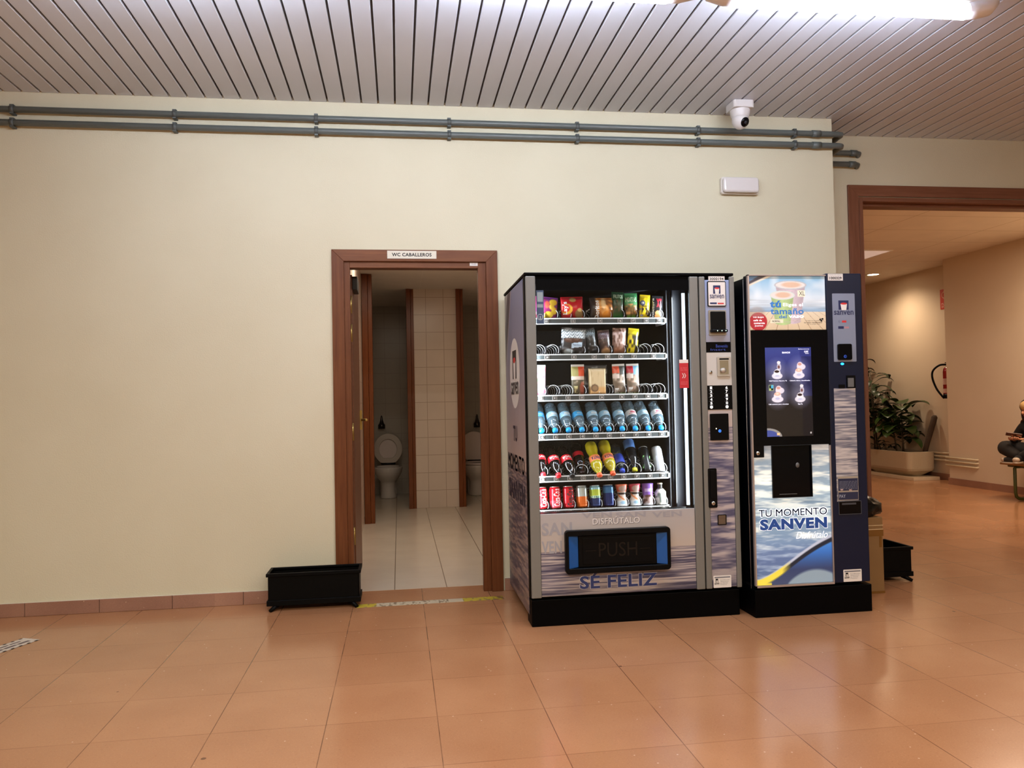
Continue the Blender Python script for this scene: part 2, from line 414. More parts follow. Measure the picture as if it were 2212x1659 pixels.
# slatted ceiling: aluminium slats across, dark gap between
b = MB(); x = -5.0 - 0.004
k = 0
while x < 8.0:
    x0 = -0.097 + 0.1018 * (k - 48); x = x0; k += 1
    if x0 < -5: continue
    ye = 0.31 if x0 > 2.80 else 0.0
    b.box(x0 + 0.0055, -8.2, CZ, x0 + 0.0963, ye, CZ + 0.014)
structure(b.build('ceiling', M_slat, bev=0.003, seg=1))
b = MB(); b.box(-5.0, -8.2, CZ + 0.022, 8.0, 0.31, CZ + 0.05)
structure(b.build('ceiling', M_gap))
# skirting: stone tiles, one joint every 0.4
def skirt(name, x0, x1, y, m=M_base, ph=0.0, zt=0.075):
    b = MB(); x = x0
    while x < x1 - 0.01:
        xe = min(x1, (math.floor((x - ph) / 0.4 + 1e-6) + 1) * 0.4 + ph)
        b.box(x + 0.0012, y - 0.014, 0, xe - 0.0012, y, zt + 0.0015 * math.sin(x * 17)); x = xe
    b.box(x0, y - 0.010, zt, x1, y, zt + 0.004, 1)
    return structure(b.build(name, [m, pm('caulk_line', (206, 200, 180), 0.6)], bev=0.002, seg=1))
skirt('baseboard_left', -5.0, -0.40, 0, ph=-1.33 + 0.4)
skirt('baseboard_front', 0.63, 2.9, 0)
# washroom doorway
d = structure(thing('door_1', None, None, (0.11, 0, 0)))
b = MB()
def miter(b, xa, xb, zt, wd, y0, y1):
    b.prism([(xa, 0), (xa + wd, 0), (xa + wd, zt - wd), (xa, zt)], y0, y1)
    b.prism([(xb - wd, 0), (xb, 0), (xb, zt), (xb - wd, zt - wd)], y0, y1)
miter(b, -0.392, 0.622, 2.115, 0.072, -0.016, 0.0)
b.build('side_casing', M_wood, d, bev=0.002)
b = MB(); b.prism([(-0.392, 2.115), (-0.320, 2.043), (0.55, 2.043), (0.622, 2.115)], -0.016, 0.0); b.build('head_casing', M_woodh, d, bev=0.002)
b = MB(); b.box(-0.33, 0.0, 0, -0.285, 0.05, 2.05); b.box(0.50, 0.0, 0, 0.55, 0.05, 2.05)
b.box(-0.33, 0.05, 0, -0.300, 0.17, 2.05); b.box(0.515, 0.05, 0, 0.55, 0.17, 2.05)
b.build('jamb', M_wood, d, bev=0.002)
b = MB(); b.box(-0.285, 0.0, 2.005, 0.50, 0.05, 2.05); b.box(-0.300, 0.05, 2.02, 0.515, 0.17, 2.05); b.build('head_jamb', M_woodh, d, bev=0.002)
b = MB(); b.box(-0.342, -0.010, 0, -0.326, 0.006, 2.06); 
# open door leaf, swung into the washroom against the left wall
b = MB(); b.box(-0.322, 0.20, 0.01, -0.283, 0.985, 1.995); leaf = b.build('door_leaf', wood('door_leaf_wood', (104, 62, 40), (128, 82, 54)), d, bev=0.002)
M_brass = pm('brass', (176, 150, 84), 0.35, 0.9)
for z in (1.80, 1.62, 1.0, 0.35):
    h = MB().tube([(-0.291, 0.158, z - 0.055), (-0.291, 0.158, z + 0.055)], 0.009, 10); h.box(-0.3, 0.10, z - 0.05, -0.298, 0.155, z + 0.05)
    h.build('hinge', M_brass, leaf)
MB().box(-0.283, 0.20, 1.90, -0.252, 0.42, 1.985).build('door_closer', pm('black_plastic', (22, 22, 24), 0.45), leaf, bev=0.003)
h = MB().box(-0.283, 0.95, 0.99, -0.268, 0.985, 1.13); h.tube([(-0.275, 0.93, 1.06), (-0.235, 0.93, 1.06), (-0.232, 0.84, 1.06)], 0.008, 8); h.build('door_handle', M_brass, leaf)
# wide doorway in the recessed wall
d = structure(thing('door_2', None, None, (4.3, 0.31, 0)))
M_woodb = wood('brown_varnished_wood', (110, 68, 48), (132, 88, 66)); M_woodbh = wood('brown_varnished_wood_rail', (110, 68, 48), (132, 88, 66), vertical=False)
b = MB(); miter(b, 3.185, 5.42, 2.665, 0.08, 0.294, 0.31); b.build('side_casing', M_woodb, d, bev=0.002)
b = MB(); b.prism([(3.185, 2.665), (3.265, 2.585), (5.34, 2.585), (5.42, 2.665)], 0.294, 0.31); b.build('head_casing', M_woodbh, d, bev=0.002)
b = MB(); b.box(3.27, 0.30, 0, 3.30, 0.46, 2.58); b.box(3.30, 0.36, 0, 3.318, 0.46, 2.56); b.box(5.30, 0.30, 0, 5.34, 0.46, 2.58); b.build('jamb', M_woodb, d, bev=0.002)
b = MB(); b.box(3.30, 0.30, 2.55, 5.30, 0.46, 2.58); b.box(3.318, 0.36, 2.53, 5.30, 0.46, 2.55); b.build('head_jamb', M_woodbh, d, bev=0.002)

# ---- washroom
b = MB(); b.box(-1.6, 0.17, -0.1, 1.9, 5.9, 0.001); structure(b.build('floor', M_wcfloor))
WZ = 2.47
b = MB(); b.box(-1.6, 0.17, WZ, 1.9, 5.9, WZ + 0.05); structure(b.build('ceiling', M_wcceil))
M_tileL = tiled('side_wall_tiles', (226, 206, 190), (190, 165, 145), 0.198, 0.198, 0.0, 0.0, axes=(1, 2), half=0.002)
structure(box('wall_washroom_left', -0.50, 0.17, 0, -0.355, 3.0, WZ, M_tileL))
structure(box('wall_washroom_left', -1.75, 3.0, 0, -1.6, 5.75, WZ, M_tileL))
structure(box('wall_washroom_right', 1.9, 0.17, 0, 2.05, 5.75, WZ, M_tileL))
b = MB(); b.box(0.175, 4.07, 0, 0.655, 4.19, WZ)
structure(b.build('wall_washroom_divider', M_wctile))
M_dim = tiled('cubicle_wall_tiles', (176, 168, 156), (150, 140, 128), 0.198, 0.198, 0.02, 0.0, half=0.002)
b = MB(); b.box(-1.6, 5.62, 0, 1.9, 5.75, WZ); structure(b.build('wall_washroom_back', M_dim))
b = MB(); b.box(0.30, 4.19, 0, 0.42, 5.62, WZ); structure(b.build('wall_cubicle', M_tileL))
b = MB(); b.box(1.45, 4.07, 0, 1.6, 5.62, WZ); b.box(-0.85, 4.12, 0, -0.75, 5.62, WZ); structure(b.build('wall_cubicle', M_tileL))
# cubicle door frames of varnished wood (floor to ceiling)
def post(name, x, y, wd=0.045, m=M_wood2):
    d = structure(thing(name, None, None, (x, y, 0)))
    b = MB(); b.box(x - wd, y - 0.018, 0, x + wd * 0.15, y + 0.13, WZ - 0.002); b.build('casing', m, d, bev=0.002)
    b = MB(); b.box(x + wd * 0.15 + 0.002, y - 0.006, 0, x + wd, y + 0.13, WZ - 0.002); b.build('jamb', m, d, bev=0.002)
post('door_3', -0.302, 3.04, 0.05)
post('door_4', 0.136, 4.055, 0.041)
post('door_5', 0.694, 4.055, 0.040)
# flush valves and toilets below
M_porc = pm('porcelain', (214, 206, 198), 0.12, coat=0.4)
M_seat = pm('toilet_seat_plastic', (222, 206, 200), 0.2)
def toilet(x, y, label, seat_up, lidcol):
    t = thing('toilet', label, 'toilet', (x, y, 0), 'toilets in the washroom cubicles')
    b = MB()
    pr = [(0.10, 0.0), (0.098, 0.03), (0.088, 0.10), (0.088, 0.18), (0.10, 0.22), (0.14, 0.27), (0.17, 0.33), (0.182, 0.38), (0.18, 0.40), (0.15, 0.402), (0.135, 0.39), (0.10, 0.33), (0.03, 0.28), (0.0, 0.28)]
    b.lathe(pr, (0, 0, 0), 32, sy=1.32)
    for i, v in enumerate(b.v):
        if v[2] < 0.22: b.v[i] = (v[0], v[1] * 0.8 + 0.10 * (1 - v[2] / 0.22) * 0.6, v[2])
    b.box(-0.10, 0.13, 0.0, 0.10, 0.40, 0.385)
    b.build('bowl', M_porc, t, local=True, bev=0.012)
    def lidshape(b, y, z0, hole, th):
        pts = []
        for k in range(40):
            a = 2 * PI * k / 40; cx = math.sin(a) * (0.183 - 0.035 * max(0, -math.cos(a)) ** 2); cz = 0.19 - math.cos(a + PI) * 0.205
            pts.append((cx, max(z0 + cz, z0 + 0.02)))
        if not hole: b.prism(pts, y - th, y, smooth=True)
        else:
            inn = [((p[0]) * 0.62, z0 + 0.19 + (p[1] - z0 - 0.19) * 0.64) for p in pts]; n = len(pts); k0 = len(b.v)
            for yy in (y - th, y):
                b.v += [(p[0], yy, p[1]) for p in pts] + [(p[0], yy, p[1]) for p in inn]
            for i in range(n):
                j = (i + 1) % n
                for f in ((k0 + i, k0 + j, k0 + n + j, k0 + n + i), (k0 + 2 * n + j, k0 + 2 * n + i, k0 + 3 * n + i, k0 + 3 * n + j), (k0 + i, k0 + 2 * n + i, k0 + 2 * n + j, k0 + j), (k0 + n + j, k0 + 3 * n + j, k0 + 3 * n + i, k0 + n + i)):
                    b.f.append(f); b.m.append(0); b.s.append(False)
    b = MB(); lidshape(b, 0.255, 0.42, False, 0.02); b.xform(Matrix.Rotation(math.radians(-3), 4, 'X')); b.build('lid', M_seat, t, local=True, bev=0.005)
    if seat_up:
        b = MB(); lidshape(b, 0.225, 0.42, True, 0.018); b.xform(Matrix.Rotation(math.radians(-3), 4, 'X')); b.build('seat', pm('seat_plastic_grey', (196, 184, 172), 0.2), t, local=True, bev=0.004)
    else:
        b = MB(); n = 40
        o1 = [(math.sin(2 * PI * k / n) * 0.19, -math.cos(2 * PI * k / n) * 0.25 - 0.0) for k in range(n)]; o2 = [(p[0] * 0.6, p[1] * 0.62) for p in o1]
        for zz in (0.404, 0.424): b.v += [(p[0], p[1], zz) for p in o1] + [(p[0], p[1], zz) for p in o2]
        for i in range(n):
            j = (i + 1) % n
            for f in ((i, j, n + j, n + i), (2 * n + j, 2 * n + i, 3 * n + i, 3 * n + j), (j, i, 2 * n + i, 2 * n + j), (n + i, n + j, 3 * n + j, 3 * n + i)):
                b.f.append(f); b.m.append(0); b.s.append(True)
        b.build('seat', M_seat, t, local=True)
    b = MB(); b.tube([(-0.09, 0.25, 0.42), (0.09, 0.25, 0.42)], 0.018, 10); b.build('hinge', pm('black_plastic', (22, 22, 24), 0.45), t, local=True)
toilet(-0.150, 5.12, 'white toilet with seat and lid both raised, in the left, darker cubicle', True, None)
toilet(0.955, 5.10, 'white toilet with only its lid raised, in the right cubicle cut by the door frame', False, None)
def flush_valve(x, z, label):
    t = thing('flush_valve', label, 'flush valve', (x, 5.62, z), 'flush valves above the toilets')
    M = pm('dark_chrome', (70, 64, 60), 0.25, 0.9)
    b = MB(); b.lathe([(0.045, 0), (0.045, 0.05), (0.03, 0.07), (0.018, 0.11), (0.012, 0.15), (0.006, 0.17), (0.0, 0.172)], (0, -0.055, 0), 18); b.build('valve_body', M, t, local=True)
    b = MB(); b.tube([(0, -0.055, 0.02), (0, 0, 0.02)], 0.012, 8); b.build('wall_pipe', M, t, local=True)
flush_valve(-0.23, 0.86, 'small dark flush valve on the wall above the left toilet')
flush_valve(1.02, 0.85, 'small shiny flush valve on the wall above the right toilet')

# ---- corridor beyond the wide doorway
CH = 2.91; CX = 7.02; CY = 4.43
b = MB(); b.box(2.73, 0.46, CH, 9.2, 9.2, CH + 0.05); structure(b.build('ceiling', M_cceil))
b = MB(); b.box(CX, 0.46, 0, CX + 1.2, CY, CH); structure(b.build('wall_corridor_right', M_corr))
b = MB(); b.box(7.33, CY, 0, 8.4, 9.2, CH); structure(b.build('wall_corridor_alcove', M_corr))
b = MB(); b.box(2.58, 0.46, 0, 2.73, 9.2, CH); structure(b.build('wall_corridor_left', M_corr))
b = MB(); b.box(2.58, 9.2, 0, 8.4, 9.35, CH); structure(b.build('wall_corridor_back', M_corr))
b = MB(); b.box(CX - 0.012, 0.46, 0, CX, CY, 0.085); b.box(CX - 0.012, CY, 0, 7.33, CY + 0.012, 0.085); b.box(7.318, CY, 0, 7.33, 9.2, 0.085)
structure(b.build('baseboard_corridor', M_base))
# recessed panel light and round downlights in the corridor ceiling
t = thing('panel_light', 'square unlit panel lamp set in the corridor ceiling tiles', 'lamp', (5.6, 4.15, CH))
b = MB(); b.box(5.32, 3.85, CH - 0.006, 5.90, 4.43, CH + 0.01); b.build('diffuser', pm('panel_diffuser', (235, 222, 214), 0.5, emit=(235, 210, 195), es=0.25), t)  # faint glow put into the diffuser of the unlit panel
b = MB(); b.box(5.30, 3.83, CH - 0.008, 5.92, 3.85, CH); b.box(5.30, 4.43, CH - 0.008, 5.92, 4.45, CH); b.box(5.30, 3.85, CH - 0.008, 5.32, 4.43, CH); b.box(5.90, 3.85, CH - 0.008, 5.92, 4.43, CH); b.build('frame', pm('white_enamel', (225, 222, 216), 0.4), t)
def downlight(x, y, label, e):
    t = thing('downlight', label, 'lamp', (x, y, CH), 'downlights along the corridor wall')
    b = MB(); b.lathe([(0.075, -0.006), (0.0, -0.006)], (0, 0, 0), 24, cap=False); b.build('diffuser', pm('downlight_glow', (255, 240, 215), 0.5, emit=(255, 226, 186), es=26.0), t, local=True)
    b = MB(); b.lathe([(0.10, 0.0), (0.10, -0.008), (0.078, -0.012), (0.075, -0.002)], (0, 0, 0), 24, cap=False); b.build('rim', pm('white_enamel'), t, local=True)
    l = bpy.data.lights.new('downlight_light', 'SPOT'); l.energy = e; l.color = (1.0, 0.78, 0.55); l.spot_size = math.radians(150); l.spot_blend = 0.9; l.shadow_soft_size = 0.07
    lo = bpy.data.objects.new('downlight_light', l); COL.objects.link(lo); lo.location = (x, y, CH - 0.03)
downlight(6.775, 5.57, 'round glowing downlight above the potted plants, beside the alcove wall', 60)
downlight(6.62, 2.15, 'round downlight on the corridor ceiling beyond the right edge of the doorway', 40)
# ---------------------------------------------------------------- shared machine materials
M_alu = pm('brushed_aluminium', (120, 120, 116), 0.45, 0.25, bump=0.03, bscale=200)
M_blk = pm('black_enamel', (2, 2, 3), 0.5, spec=0.06)
M_blkg = pm('black_gloss', (4, 5, 9), 0.14, spec=0.16)
M_blkp = pm('black_moulded_plastic', (4, 5, 7), 0.4, spec=0.12)
M_navy = pm('navy_enamel', (16, 24, 48), 0.32, spec=0.3)
M_navyd = pm('dark_navy_side', (4, 7, 15), 0.35, spec=0.15)
M_white = pm('white_print', (232, 230, 228), 0.5)
M_ink = pm('black_ink', (16, 16, 22), 0.6)
M_inkb = pm('navy_ink', (22, 34, 84), 0.5)
M_inkblue = pm('blue_ink', (34, 72, 150), 0.5)
M_inkr = pm('red_ink', (200, 40, 44), 0.5)
M_inkg = pm('grey_ink', (110, 112, 122), 0.6)
M_print = attrmat('printed_film', 0.35)
M_film = attrmat('snack_film', 0.28)
M_chrome = pm('chrome', (200, 200, 200), 0.15, 1.0)
M_steel = pm('steel_wire', (224, 228, 232), 0.3, 0.25)
M_silv = pm('satin_silver', (190, 188, 184), 0.35, 0.7)

def sanven_logo(b, x0, z0, x1, z1, y, mats=(0, 1, 2), org=None, ux=(1, 0, 0), uy=(0, 0, 1), word=True):
    """navy square with a white cup, red drink on top, the word below; mats = navy, white, red"""
    ux = Vector(ux); uy = Vector(uy); nn = ux.cross(uy).normalized(); o = Vector(org) if org is not None else Vector((0, y, 0))
    W = x1 - x0; H = z1 - z0
    def q(pts, m, e):
        b.add([tuple(o + ux * (x0 + p[0] * W) + uy * (z0 + p[1] * H) + nn * e) for p in pts], [tuple(range(len(pts)))], m)
    q([(0.24, 0.42), (0.76, 0.42), (0.76, 1.0), (0.24, 1.0)], mats[0], 0.0006)
    q([(0.39, 0.40), (0.63, 0.40), (0.68, 0.78), (0.34, 0.78)], mats[1], 0.0010)
    q([(0.51 + 0.17 * math.cos(2 * PI * k / 18), 0.80 + 0.06 * math.sin(2 * PI * k / 18)) for k in range(18)], mats[2], 0.0014)
    if word:
        b.text('sanven', x0, z0 + 0.10 * H, x1, z0 + 0.36 * H, y, mats[0], bold=0.01, ext=0.001, org=org, ux=ux, uy=uy)

def sea(U, V, horizon, sky_top, sky_low, seaA, seaB, seed=3, sc=1.0, ux=1.0):
    img = ramp(V, [(horizon, sky_low), (1.0, sky_top)])
    t = np.clip((horizon - V) / horizon, 0, 1)       # 0 at horizon .. 1 at the bottom
    ts = t ** 0.6 * 34 * sc; U = U * ux
    nz = 0.5 * vnoise(U * (9 - 6 * t) + ts * 0.3, ts * 2.2, seed) + 0.3 * vnoise(U * 14, ts * 5 + U * 1.5, seed + 1) + 0.2 * vnoise(U * 30, ts * 11, seed + 2)
    m = np.clip((nz - 0.33) * 3.0, 0, 1)[..., None]
    s = np.array(seaA, float) * (1 - m) + np.array(seaB, float) * m
    dark = np.clip((t - 0.75) * 3, 0, 1)[..., None]
    s = s * (1 - 0.25 * dark)
    k = (V < horizon)[..., None]
    return np.where(k, s * 0.96 + img * 0.04, img)

# ================================================================ SNACK MACHINE
Fy = -0.85
X0, X1 = 0.655, 1.797
ms = thing('vending_machine', 'wide snack and drink vending machine with a glass window of six lit shelves', 'vending machine', (1.22, -0.45, 0))
ZW0, ZW1 = 0.585, 1.80           # window
XL, XR = 0.715, 1.546            # window sides
# cabinet shell (hollow): sides, top, back, floor, column block
b = MB()
b.box(X0 + 0.004, -0.775, 0.05, X0 + 0.03, -0.045, 1.82)
b.box(X0 + 0.004, -0.775, 1.79, X1 - 0.004, -0.045, 1.82)
b.box(X0 + 0.004, -0.06, 0.05, X1 - 0.004, -0.045, 1.82)
b.box(X0 + 0.004, -0.775, 0.05, X1 - 0.004, -0.06, 0.52)
b.box(1.60, -0.775, 0.05, X1 - 0.004, -0.06, 1.80)
b.build('cabinet', M_blk, ms)
b = MB(); b.box(X0 + 0.006, -0.835, 0.0, X1 - 0.004, -0.70, 0.138); b.box(X0 + 0.10, -0.70, 0.0, X1 - 0.05, -0.10, 0.05); b.build('plinth', M_blk, ms, bev=0.004)
b = MB(); b.box(X0 - 0.002, -0.853, 1.823, X1 + 0.002, -0.045, 1.838); b.build('top_cap', M_blk, ms, bev=0.004)
# door frame: black backing with the window cut out
b = MB()
for r in ((X0, 0.15, XL, 1.82), (XL, ZW1, XR, 1.82), (XR, 0.15, X1, 1.82), (XL, 0.15, XR, 0.30)):
    b.box(r[0], -0.838, r[1], r[2], -0.79, r[3])
b.box(XL, -0.838, 0.54, XR, -0.79, ZW0)
b.build('door_frame', M_blk, ms)
def strip(name, x0, x1, z0=0.152, z1=1.818, y=-0.858, parent=None):
    return box(name, x0, y, z0, x1, -0.838, z1, M_alu, parent, bev=0.004)
strip('door_pillar', 0.659, 0.711, parent=ms); strip('door_pillar', 1.547, 1.594, parent=ms)
strip('column_trim', 1.601, 1.633, parent=ms); strip('column_trim', 1.772, 1.799, parent=ms)
# glass pane and the dark border printed on it
M_glass = clearmat('window_glass', (0.97, 0.985, 0.99), 0.4)
box('window_glass', XL, -0.846, ZW0, XR, -0.841, ZW1 + 0.0, M_glass, ms)
b = MB(); b.box(XL, -0.848, 1.745, XR, -0.8465, 1.80); b.build('glass_border', M_blk, ms)
# printed lower panel
def f_low(U, V):
    img = sea(U, V, 0.54, (168, 166, 170), (182, 170, 160), (62, 60, 86), (182, 172, 170), 5, 0.62, 0.55)
    return img
def holed(U, V): return U
picture('lower_panel', f_low, (XL - 0.003, -0.852, 0.157), (1, 0, 0), (0, 0, 1), XR - XL + 0.003, 0.425, 300, 150, M_print, ms, back=0.008)
ghost = pm('ghost_print', (152, 152, 160), 0.4)
b = MB()
for s_, rc in (('VEN', (0.9304, 0.5528, 1.0935, 0.581)), ('SAN', (1.114, 0.5479, 1.2766, 0.5762)), ('VEN', (1.3101, 0.5423, 1.4748, 0.5709)), ('SAN', (0.7188, 0.4704, 0.8787, 0.5369)), ('VEN', (0.7168, 0.3772, 0.8227, 0.4417))):
    MB().text(s_, *rc, -0.8525, 0, bold=0.03).build('ghost_lettering', ghost, ms)
b = MB()
b = MB(); b.text('DISFRÚTALO', 0.9916, 0.5151, 1.2455, 0.5545, -0.8525, 1, bold=0.022, ext=0.0002); b.text('DISFRÚTALO', 0.9892, 0.5177, 1.243, 0.557, -0.8525, 0, bold=0.0, ext=0.0008)
b.build('lettering', [pm('pale_ink', (226, 224, 224), 0.5), M_inkg], ms)
b = MB(); b.text('SÉ FELIZ', 0.9111, 0.1847, 1.3332, 0.2726, -0.8525, 0, bold=0.045, ext=0.0003); b.text('SÉ FELIZ', 0.9135, 0.1861, 1.3307, 0.2701, -0.8525, 1, bold=0.028, ext=0.0009)
b.build('lettering', [pm('white_outline', (200, 198, 205), 0.5), pm('feliz_blue', (34, 52, 110), 0.4)], ms)
# delivery flap
fx0, fz0, fx1, fz1 = 0.8358, 0.2717, 1.3985, 0.495
fx0b, fz0b, fx1b, fz1b = fx0, fz0, fx1, fz1
b = MB()
def rrect(x0, z0, x1, z1, r, n=5):
    P = []
    for cx, cz, a in ((x1 - r, z0 + r, -90), (x1 - r, z1 - r, 0), (x0 + r, z1 - r, 90), (x0 + r, z0 + r, 180)):
        for k in range(n + 1):
            t = math.radians(a + 90 * k / n); P.append((cx + r * math.cos(t), cz + r * math.sin(t)))
    return P
def ring(b, outer, inner, ya, yb, mat=0):
    n = len(outer); k0 = len(b.v)
    for yy in (ya, yb): b.v += [(p[0], yy, p[1]) for p in outer] + [(p[0], yy, p[1]) for p in inner]
    for i in range(n):
        j = (i + 1) % n
        for f in ((k0 + i, k0 + j, k0 + n + j, k0 + n + i), (k0 + i, k0 + 2 * n + i, k0 + 2 * n + j, k0 + j), (k0 + n + j, k0 + 3 * n + j, k0 + 3 * n + i, k0 + n + i), (k0 + 2 * n + i, k0 + 3 * n + i, k0 + 3 * n + j, k0 + 2 * n + j)):
            b.f.append(f); b.m.append(mat); b.s.append(False)
ix0, iz0, ix1, iz1 = fx0 + 0.018, fz0 + 0.028, fx1 - 0.018, fz1 - 0.028
ring(b, rrect(fx0, fz0, fx1, fz1, 0.018), rrect(ix0, iz0, ix1, iz1, 0.004), -0.884, -0.852)
flap = b.build('delivery_hatch', M_blkp, ms, bev=0.002, seg=1)
b = MB()
b.add([(ix0, -0.88, iz0), (ix0 + 0.052, -0.862, iz0 + 0.004), (ix0 + 0.052, -0.862, iz1 - 0.004), (ix0, -0.88, iz1)], [(0, 1, 2, 3)])
b.build('blue_cheek', pm('blue_plastic', (8, 78, 150), 0.35), flap); b = MB()
b.add([(ix1, -0.88, iz0), (ix1 - 0.052, -0.862, iz0 + 0.004), (ix1 - 0.052, -0.862, iz1 - 0.004), (ix1, -0.88, iz1)], [(3, 2, 1, 0)])
b.build('blue_cheek', pm('blue_plastic', (8, 78, 150), 0.35), flap)
b = MB(); b.box(ix0 + 0.055, -0.866, iz0 + 0.004, ix1 - 0.055, -0.8535, iz1 - 0.004); b.box(ix0, -0.858, iz0, ix1, -0.8535, iz1)
b.box(ix0 + 0.075, -0.869, iz0 + 0.016, ix1 - 0.075, -0.866, iz1 - 0.016)
b.build('push_flap', M_blkp, flap, bev=0.002)
b = MB(); b.text('PUSH', ix0 + 0.16, iz0 + 0.052, ix1 - 0.16, iz1 - 0.042, -0.8695, 0, bold=0.0, ext=0.0006)
b.box(ix0 + 0.09, -0.8705, 0.0 + iz0 + 0.085, ix0 + 0.145, -0.869, iz0 + 0.088); b.box(ix1 - 0.145, -0.8705, iz0 + 0.085, ix1 - 0.09, -0.869, iz0 + 0.088)
b.build('embossed_lettering', pm('dark_emboss', (11, 11, 13), 0.25, spec=0.3), flap)

# ---- payment column
def f_col(U, V):
    img = sea(U, V, 0.52, (132, 150, 192), (190, 176, 170), (74, 74, 104), (182, 172, 174), 11, 0.9, 0.14)
    return img
picture('column_panel', f_col, (1.634, -0.852, 0.157), (1, 0, 0), (0, 0, 1), 0.137, 1.643, 60, 400, M_print, ms, back=0.008)
M_labelw = pm('white_label', (224, 220, 216), 0.5)
b = MB(); x0, z0, x1, z1 = 1.656, 1.7948, 1.7468, 1.8196; b.box(x0, -0.8545, z0, x1, -0.8525, z1, 0); b.text('3000194', x0 + 0.006, z0 + 0.004, x1 - 0.006, z1 - 0.006, -0.8546, 1, bold=0.02); b.build('number_sticker', [M_labelw, M_ink], ms)
b = MB(); x0, z0, x1, z1 = 1.6474, 1.6571, 1.7508, 1.7921; b.prism(rrect(x0, z0, x1, z1, 0.006), -0.858, -0.8525, 0); b.prism(rrect(x0 + 0.004, z0 + 0.004, x1 - 0.004, z1 - 0.004, 0.004), -0.8592, -0.858, 1)
sanven_logo(b, x0 + 0.012, z0 + 0.035, x1 - 0.012, z1 - 0.022, -0.8592, (2, 1, 3)); b.box(x0 + 0.012, -0.8596, z0 + 0.012, x0 + 0.05, -0.8592, z0 + 0.021, 2); b.box(x0 + 0.055, -0.8596, z0 + 0.012, x1 - 0.014, -0.8592, z0 + 0.019, 3)
b.build('logo_card', [M_blkp, M_labelw, M_inkb, M_inkr], ms)
M_beige = pm('beige_bezel', (150, 143, 128), 0.4)
b = MB(); x0, z0, x1, z1 = 1.6502, 1.502, 1.7483, 1.6372; b.prism(rrect(x0, z0, x1, z1, 0.005), -0.858, -0.8525); rd = b.build('card_reader', M_beige, ms)
b = MB(); b.box(x0 + 0.008, -0.872, z0 + 0.018, x1 - 0.008, -0.858, z1 - 0.008); b.box(x0 + 0.004, -0.884, z0 + 0.014, x1 - 0.002, -0.858, z0 + 0.030); b.build('reader_body', M_blkp, rd, bev=0.004)
for q in (0.035, 0.06, 0.082): MB().box(x0 + q, -0.8848, z0 + 0.020, x0 + q + 0.004, -0.884, z0 + 0.024).build('indicator', pm('green_white_led', (220, 255, 230), 0.4, emit=(200, 255, 220), es=3), rd)
b = MB(); x0, z0, x1, z1 = 1.6229, 1.4096, 1.7727, 1.4659; b.box(x0, -0.8535, z0, x1, -0.8525, z1); ds = b.build('display', M_blkg, ms)
b = MB(); b.text('Bienvenido', x0 + 0.065, z0 + 0.026, x1 - 0.018, z1 - 0.013, -0.854, 0); b.text('Insert', x0 + 0.035, z0 + 0.010, x1 - 0.03, z0 + 0.021, -0.854, 0); b.build('display_text', pm('dim_blue_glow', (20, 30, 70), 0.4, emit=(46, 70, 160), es=0.5), ds)
b = MB(); x0, z0, x1, z1 = 1.6214, 1.2326, 1.773, 1.4088; b.box(x0, -0.8545, z0, x1, -0.8525, z1); cp = b.build('coin_panel', pm('pale_panel', (196, 194, 190), 0.45), ms)
b = MB(); x0, z0, x1, z1 = 1.6902, 1.28, 1.7656, 1.3855; b.prism(rrect(x0, z0, x1, z1, 0.005), -0.862, -0.8545, 0)
b.box(x0 + 0.012, -0.8625, z1 - 0.016, x1 - 0.010, -0.862, z1 - 0.008, 1); b.box(x0 + 0.013, -0.8628, z0 + 0.012, x1 - 0.013, -0.862, z1 - 0.02, 2); b.build('coin_slot', [M_silv, M_blkp, M_chrome], cp)
b = MB(); b.lathe([(0.014, 0), (0.014, 0.010), (0.010, 0.013), (0, 0.013)], (x0 + 0.030, -0.8628, z0 + 0.032), 18, axis=(0, -1, 0)); b.build('reject_knob', M_silv, cp)
def lock(x, z, y, parent, name='lock', r=0.009):
    b = MB(); b.lathe([(r, 0), (r, 0.004), (r * 0.75, 0.006), (0, 0.006)], (x, y, z), 18, axis=(0, -1, 0)); b.box(x - 0.0012, y - 0.0066, z - r * 0.5, x + 0.0012, y - 0.006, z + r * 0.5, 1)
    return b.build(name, [M_chrome, M_ink], parent)
lock(1.6545, 1.304, -0.8545, cp)
b = MB(); x0, z0, x1, z1 = 1.6218, 1.1031, 1.7745, 1.2327; b.box(x0, -0.855, z0, x1, -0.8525, z1); kp = b.build('keypad', M_blkg, ms)
H = (z1 - z0) / 6.3
for i, (l, r) in enumerate((('1', '6'), ('2', '7'), ('3', '8'), ('4', '9'), ('5', '0'), ('C', '*'))):
    zc = z1 - H * (i + 0.62)
    for t, xc in ((l, x0 + 0.032), (r, x1 - 0.033)):
        b = MB()
        if i == 5: b.lathe([(0.0085, 0), (0.0085, 0.001), (0, 0.001)], (xc, -0.855, zc), 16, axis=(0, -1, 0))
        else: b.text(t, xc - 0.006, zc - 0.0075, xc + 0.006, zc + 0.0075, -0.8552, 0, bold=0.03); b.box(xc - 0.013, -0.8556, zc - 0.0108, xc + 0.013, -0.855, zc - 0.0098, 1)
        b.build('key', [pm('key_white', (240, 240, 240), 0.4, emit=(255, 255, 255), es=0.5), M_inkg], kp)
b = MB(); x0, z0, x1, z1 = 1.6428, 0.94, 1.7455, 1.0812; b.prism(rrect(x0, z0, x1, z1, 0.004), -0.862, -0.8525); r2 = b.build('contactless_reader', M_blkg, ms, bev=0.001, seg=1)
